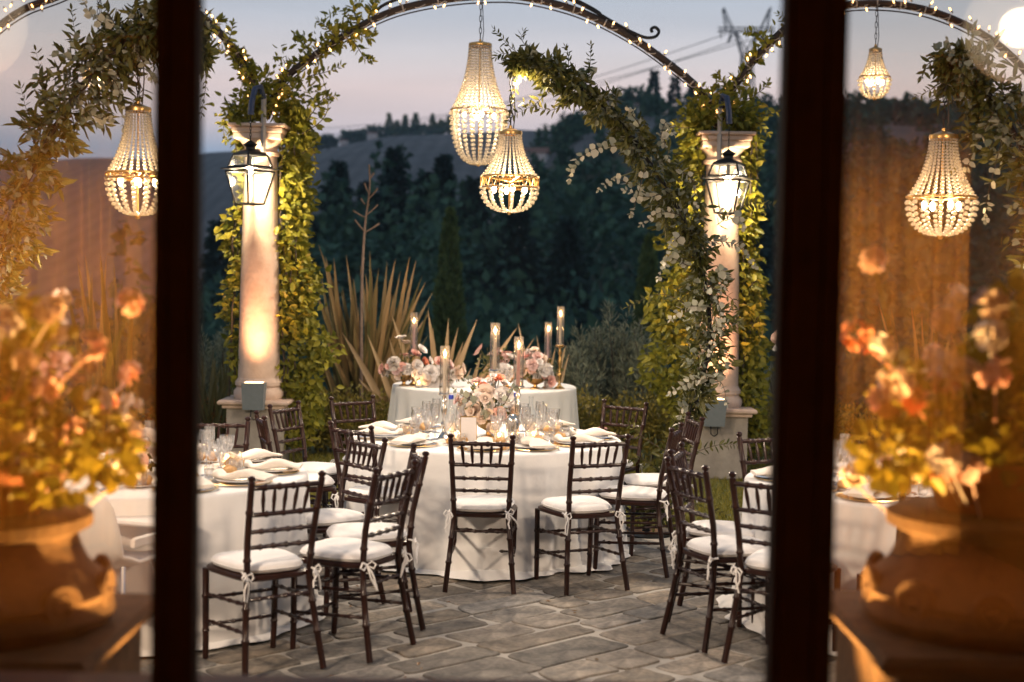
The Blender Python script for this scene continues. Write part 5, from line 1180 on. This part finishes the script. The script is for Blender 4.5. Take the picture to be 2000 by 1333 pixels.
# flower arrangements
def arrangement(label, X, Y, z0, heads, leaves, group, bowl_r=.09, bowl_h=.11, metal='brass'):
    t = thing('bouquet', label, 'flowers', (X, Y, z0), group=group)
    m = MB(); m.lathe([(0, 0), (.05, 0), (.048, .008), (.018, .02), (.016, bowl_h * .35), (bowl_r * .7, bowl_h * .6), (bowl_r, bowl_h), (bowl_r * .95, bowl_h), (0, bowl_h * .8)], seg=24); m.build('bowl', metal, t)
    rx_ = random.Random(int(X * 100)); heads = heads + [(px + rx_.uniform(-16, 16), py + rx_.uniform(-12, 12), Yh - .03, rx_.uniform(.018, .032) * (1.4 if Y > 12 else 1), rx_.choice(['petal_cream', 'petal_white', 'petal_blush', 'petal_white', 'petal_pink'])) for px, py, Yh, r, cl in heads]
    for k, (px, py, Yh, r, cl) in enumerate(heads):
        p = at(px, py, Yh); c = (p.x - X, Yh - Y, p.z - z0); up = Vector((c[0] * 1.2, c[1] - .10, max(c[2] - bowl_h, .03))).normalized()
        mb = MB()
        if r >= .055:
            for j in range(9):
                d = (up * .55 + Vector(rdir(1)[0])).normalized(); petal_flower(mb, Vector(c) + d * r * .62, r * .50, 4, k * 9 + j, up=d)
        else: petal_flower(mb, c, r * 1.02, 6 if r > .035 else 4, k + int(px), up=up)
        mb.build('flower_head', cl, t, angle=70)
        MB().tube([c, (c[0] * .4, c[1] * .4, bowl_h * .9)], .003, 4).build('flower_stem', 'hedge', t)
    n = leaves; c = at(*[sum(h[i] for h in heads) / len(heads) for i in (0, 1)], Y) - Vector((X, Y, z0)); ex_ = max(abs(at(h[0], h[1], Y).x - X - c.x) for h in heads)
    P_, d_2 = blob(n, (c.x, 0, c.z * .8), (ex_ * .95, .12, max(.06, c.z * .45)))
    stuff(link('foliage', leaf_mesh('foliage', P_, d_2 + rdir(n) * .5, rdir(n, .5), rng.uniform(.03, .055, n), rng.uniform(.015, .03, n), 'ruscus'), t))
    return t
C_, W_, P_k, B_, CO = 'petal_cream', 'petal_white', 'petal_pink', 'petal_blush', 'petal_coral'
mb_ = arrangement('large bouquet of cream and coral roses in the middle of the main table', at(955, 800, 9.55).x, 9.55, TH,
    [(947, 770, 9.42, .052, C_), (985, 775, 9.42, .052, W_), (925, 800, 9.45, .045, C_), (908, 808, 9.5, .05, W_), (960, 742, 9.5, .032, CO), (945, 752, 9.55, .030, CO), (975, 738, 9.5, .030, CO), (966, 812, 9.38, .035, B_), (940, 818, 9.36, .028, C_), (1000, 800, 9.5, .04, W_), (925, 745, 9.6, .030, 'petal_blush'), (978, 812, 9.38, .03, P_k), (900, 790, 9.6, .04, C_), (955, 790, 9.36, .03, W_), (960, 836, 9.33, .026, C_), (985, 748, 9.6, .032, B_), (915, 775, 9.6, .035, W_)], 150, 'flower bouquets on the tables', .10, .12)
for pth, L in (([(935, 790), (905, 775), (888, 762)], .048), ([(950, 800), (948, 815), (955, 792)], .05), ([(985, 790), (1000, 762), (1006, 756)], .045), ([(930, 820), (905, 830), (895, 850)], .04), ([(930, 760), (915, 745), (918, 738)], .03)):
    sprig([at(a, b, 9.32) - mb_.location for a, b in pth], 4, L, L * .85, 'euc_dark', 'eucalyptus_sprig', mb_)
gb = 'flower bouquets on the candle table'
arrangement('blush and white bouquet in a brass bowl at the left end of the candle table', at(790, 720, 13.55).x, 13.5, ZS, [(770, 712, 13.4, .075, W_), (795, 722, 13.4, .06, W_), (760, 720, 13.5, .05, C_), (812, 690, 13.5, .04, P_k), (792, 668, 13.6, .038, C_), (814, 715, 13.4, .045, C_), (750, 727, 13.5, .04, C_), (790, 693, 13.6, .035, P_k), (831, 708, 13.5, .042, CO), (812, 731, 13.35, .035, W_), (778, 735, 13.4, .03, C_)], 160, gb)
arrangement('white and blush bouquet second from the left on the candle table', at(855, 730, 13.5).x, 13.45, ZS, [(842, 730, 13.35, .085, W_), (865, 715, 13.45, .06, W_), (895, 728, 13.4, .05, C_), (882, 720, 13.5, .045, B_), (905, 720, 13.5, .04, C_), (848, 745, 13.35, .05, W_), (880, 740, 13.4, .035, W_)], 120, gb)
arrangement('white hydrangea bouquet behind the coral candle on the candle table', at(990, 730, 13.5).x, 13.45, ZS, [(987, 728, 13.35, .09, W_), (985, 702, 13.5, .055, B_), (1000, 698, 13.5, .045, W_), (937, 680, 13.6, .035, P_k), (972, 712, 13.5, .05, B_), (960, 690, 13.6, .035, C_), (990, 690, 13.6, .04, P_k)], 130, gb)
arrangement('round cream bouquet at the right end of the candle table', at(1046, 720, 13.45).x, 13.45, ZS, [(1040, 716, 13.35, .075, B_), (1060, 705, 13.4, .06, C_), (1035, 693, 13.45, .06, W_), (1068, 722, 13.35, .062, W_), (1022, 705, 13.45, .06, W_), (1052, 696, 13.5, .05, C_), (1074, 735, 13.4, .04, W_), (1020, 725, 13.4, .05, C_), (1050, 735, 13.4, .035, W_), (1080, 745, 13.45, .035, C_)], 200, gb, .10, .10)
bl = arrangement('small rose bouquet on the left table behind the door stile', -2.05, 7.65, TH, [(250, 880, 7.6, .05, C_), (285, 860, 7.6, .05, W_), (225, 890, 7.6, .045, P_k), (270, 900, 7.5, .04, B_), (310, 880, 7.6, .05, W_), (340, 870, 7.6, .05, C_)], 160, 'flower bouquets on the tables')
arrangement('small rose bouquet on the right table behind the glass', 2.2, 7.7, TH, [(1760, 895, 7.6, .05, C_), (1795, 880, 7.6, .05, W_), (1730, 905, 7.6, .045, B_), (1780, 915, 7.5, .04, P_k), (1820, 895, 7.6, .05, W_), (1850, 905, 7.6, .05, C_)], 160, 'flower bouquets on the tables')

# tea lights in glass cups
def tealight(label, x, y, z, r=.034, h=.075):
    t = thing('tealight', label, 'candle', (x, y, z), group='tea lights in glass cups')
    m = MB(); m.lathe([(0, .002), (r * .9, .002), (r, .01), (r, h), (r - .002, h), (r - .002, .012), (0, .008)], seg=20); m.build('glass_cup', 'chimney', t)
    m = MB(); m.lathe([(0, .010), (r * .7, .010), (r * .7, .03), (0, .030)], seg=16); m.build('wax', 'candle_white', t)
    m = MB(); m.lathe([(.001, .032), (.006, .038), (.008, .046), (.004, .058), (.0005, .066)], seg=8); m.build('flame', 'tealight', t)
    lamp('tealight_light', 'POINT', (0, 0, .055), 1.6, (1, .55, .2), t, .01)
def tl(label, px, py, Y, z=TH): p = at(px, py, Y); tealight(label, p.x, Y, z)
tl('tea light glowing between the glasses right of the main bouquet', 975, 858, 9.2); tl('tea light left of the menu card on the main table', 890, 860, 9.2); tl('tea light right of the silver dome on the main table', 1042, 860, 9.3)
tl('tea light at the back of the main table', 1085, 850, 9.9); tl('tea light on the candle table between the left bouquets', 818, 758, 13.3, ZS); tl('tea light on the candle table in the middle', 930, 758, 13.3, ZS); tl('tea light on the candle table before the right bouquets', 1015, 758, 13.35, ZS)
tl('tea light on the left table seen through the left glass', 275, 945, 7.35); tl('small tea light at the far edge of the left table', 185, 940, 7.5); tl('tea light on the right table seen through the right glass', 1728, 925, 7.4); tl('tea light on the left table beside the stile', 440, 915, 7.9)

# bottles, menu card, silver dome lantern
def bottle(label, px, Y, cap=True):
    p = at(px, 850, Y); t = thing('water_bottle', label, 'bottle', (p.x, Y, TH), group='clear water bottles')
    m = MB(); m.lathe([(0, .002), (.034, .002), (.037, .01), (.037, .15), (.034, .18), (.018, .215), (.014, .235), (.014, .275), (.016, .277), (.016, .285), (.012, .285)], seg=20); m.build('glass', 'bottle', t)
    if cap: MB().lathe([(.0155, .272), (.0165, .274), (.0165, .298), (.014, .30), (0, .30)], seg=16).build('cap', 'blue_cap', t)
    MB().lathe([(.0375, .06), (.0378, .06), (.0378, .12), (.0375, .12)], seg=20).build('label_band', 'card', t)
bottle('clear water bottle with blue cap left of the menu card', 880, 9.35); bottle('clear water bottle with blue cap behind the silver dome', 1002, 9.6); bottle('clear open bottle right of the coral candle', 1036, 9.5, False)
p = at(915, 850, 9.05); t = thing('menu_card', 'blank cream menu card standing at the main bouquet', 'card', (p.x, 9.05, TH), R(4))
MB().box((0, 0, .095), (.098, .003, .175), bev=.001).build('card', 'card', t); MB().box((0, .004, .098), (.106, .003, .186), bev=.001).build('backing', 'gold', t); MB().box((0, .01, .008), (.10, .035, .012), bev=.003).build('stand', 'gold', t)
p = at(1001, 850, 9.15); t = thing('dome_lantern', 'silver dome topped candle lantern right of the main bouquet', 'lantern', (p.x, 9.15, TH))
m = MB(); m.lathe([(.043, .0), (.043, .012), (.04, .014)], seg=24, cap=True); m.build('base', 'silver', t)
m = MB(); m.lathe([(.042, .105), (.042, .145), (.040, .165), (.032, .185), (.018, .197), (0, .20)], seg=24); m.build('dome', 'silver', t)
m = MB(); m.lathe([(.041, .014), (.041, .105)], seg=24); m.build('glass', 'chimney', t)
m = MB(); m.lathe([(0, .014), (.018, .014), (.018, .05), (0, .05)], seg=14); c = m.build('candle', 'candle_white', t); m = MB(); m.lathe([(.001, .052), (.006, .058), (.007, .066), (.001, .08)], seg=8); m.build('flame', 'tealight', c)
# cut stems loose on the cloth
for px, py, lab, Y in ((1030, 855, 'green leaf sprig lying by the silver dome', 9.05),):
    p = at(px, py, Y); t = thing('leaf_sprig', lab, 'sprig', (p.x, Y, TH + .004)); sprig([(0, 0, .01), (.03, -.02, .03), (.05, -.05, .012)], 4, .05, .035, 'euc_dark', 'stem', t)

# white high chair behind the left glass
p = gz(225, 1338); t = thing('high_chair', 'white plastic high chair with metal legs seen through the left glass', 'high chair', (at(215, 1000, 6.45).x, 6.45, .012), R(-20))
def shell(prof, wdt, th):
    m = MB(); V_ = []; n = len(prof)
    for k in range(13):
        u = -1 + 2 * k / 12
        for (y, z, w) in prof: V_.append((u * w, y + .05 * u * u, z + (.03 * u * u if z < .6 else -.05 * u ** 4)))
    F_ = [(k * n + i, k * n + i + 1, (k + 1) * n + i + 1, (k + 1) * n + i) for k in range(12) for i in range(n - 1)]; m.add(V_, F_); return m
m = shell([(.17, .52, .15), (.10, .50, .17), (-.08, .50, .18), (-.15, .53, .18), (-.19, .62, .175), (-.21, .74, .165), (-.22, .83, .14), (-.222, .87, .09)], .18, .02); o = m.build('seat_shell', 'white_plastic', t); o.modifiers.new('s', 'SOLIDIFY').thickness = .016
m = MB(); m.box((0, .24, .66), (.42, .26, .022), bev=.01); m.build('tray', 'white_plastic', t)
for s in (-1, 1):
    m = MB(); m.box((s * .20, .06, .62), (.02, .34, .05), bev=.008); m.build('arm', 'white_plastic', t)
    for sy in (-1, 1): m = MB(); m.tube([(s * .15, sy * .11, .51), (s * .24, sy * .25, 0)], .012, 8); g = m.build('leg', 'chrome', t); MB().ball((s * .24, sy * .25, .012), .016, 8, 6).build('foot_cap', 'white_plastic', g)
m = MB(); m.box((0, .16, .28), (.26, .08, .02), bev=.006); m.build('footrest', 'white_plastic', t)
# unidentified pale object behind the right stile, shaped as a spotlight head
p = at(1517, 668, 9.3); t = thing('unidentified_object', 'pale rounded unidentified object peeping out from behind the right door stile', 'spotlight', (p.x + .05, 9.3, 0))
m = MB(); m.tube([(.03, 0, 0), (.03, 0, p.z - .03)], .014, 8); m.lathe([(.09, 0), (.09, .012), (.02, .02)], (.03, 0, 0), 16, cap=True); m.build('pole', 'black_iron', t)
m = MB(); m.tube([(-.062, -.02, p.z - .01), (-.060, -.02, p.z - .004), (-.045, -.015, p.z + .012), (-.01, 0, p.z + .045), (.03, .02, p.z + .075), (.06, .03, p.z + .09)], [.02, .042, .055, .052, .04, .02], 16); m.build('head', 'pink_clay', t)
m = MB(); m.tube([(-.075, -.02, p.z - .055), (-.055, -.02, p.z - .040), (0, 0, p.z - .035), (.06, .02, p.z - .035)], [.01, .024, .026, .024], 12); m.build('rim', 'white_plastic', t)
m = MB(); m.ball((-.052, -.062, p.z - .002), (.017, .012, .024), 12, 8); m.build('lens', 'lens_grey', t)

# ---------------------------------------------------------------- dusk haze over the valley
hz = MB().box((0, 7100, 5), (44000, 14700, 190)).build('haze', 'plaster', smooth=False); hz.data.materials.clear()
hm = bpy.data.materials.new('haze_air'); hm.use_nodes = True; ht = hm.node_tree; ht.nodes.remove(ht.nodes['Principled BSDF'])
pv = ht.nodes.new('ShaderNodeVolumePrincipled'); pv.inputs['Color'].default_value = (.68, .86, 1, 1); pv.inputs['Density'].default_value = .00024; pv.inputs['Anisotropy'].default_value = 0
ht.links.new(pv.outputs[0], ht.nodes['Material Output'].inputs['Volume']); hz.data.materials.append(hm)
stuff(tag(hz, 'thin blue dusk haze filling the valley', 'haze'))
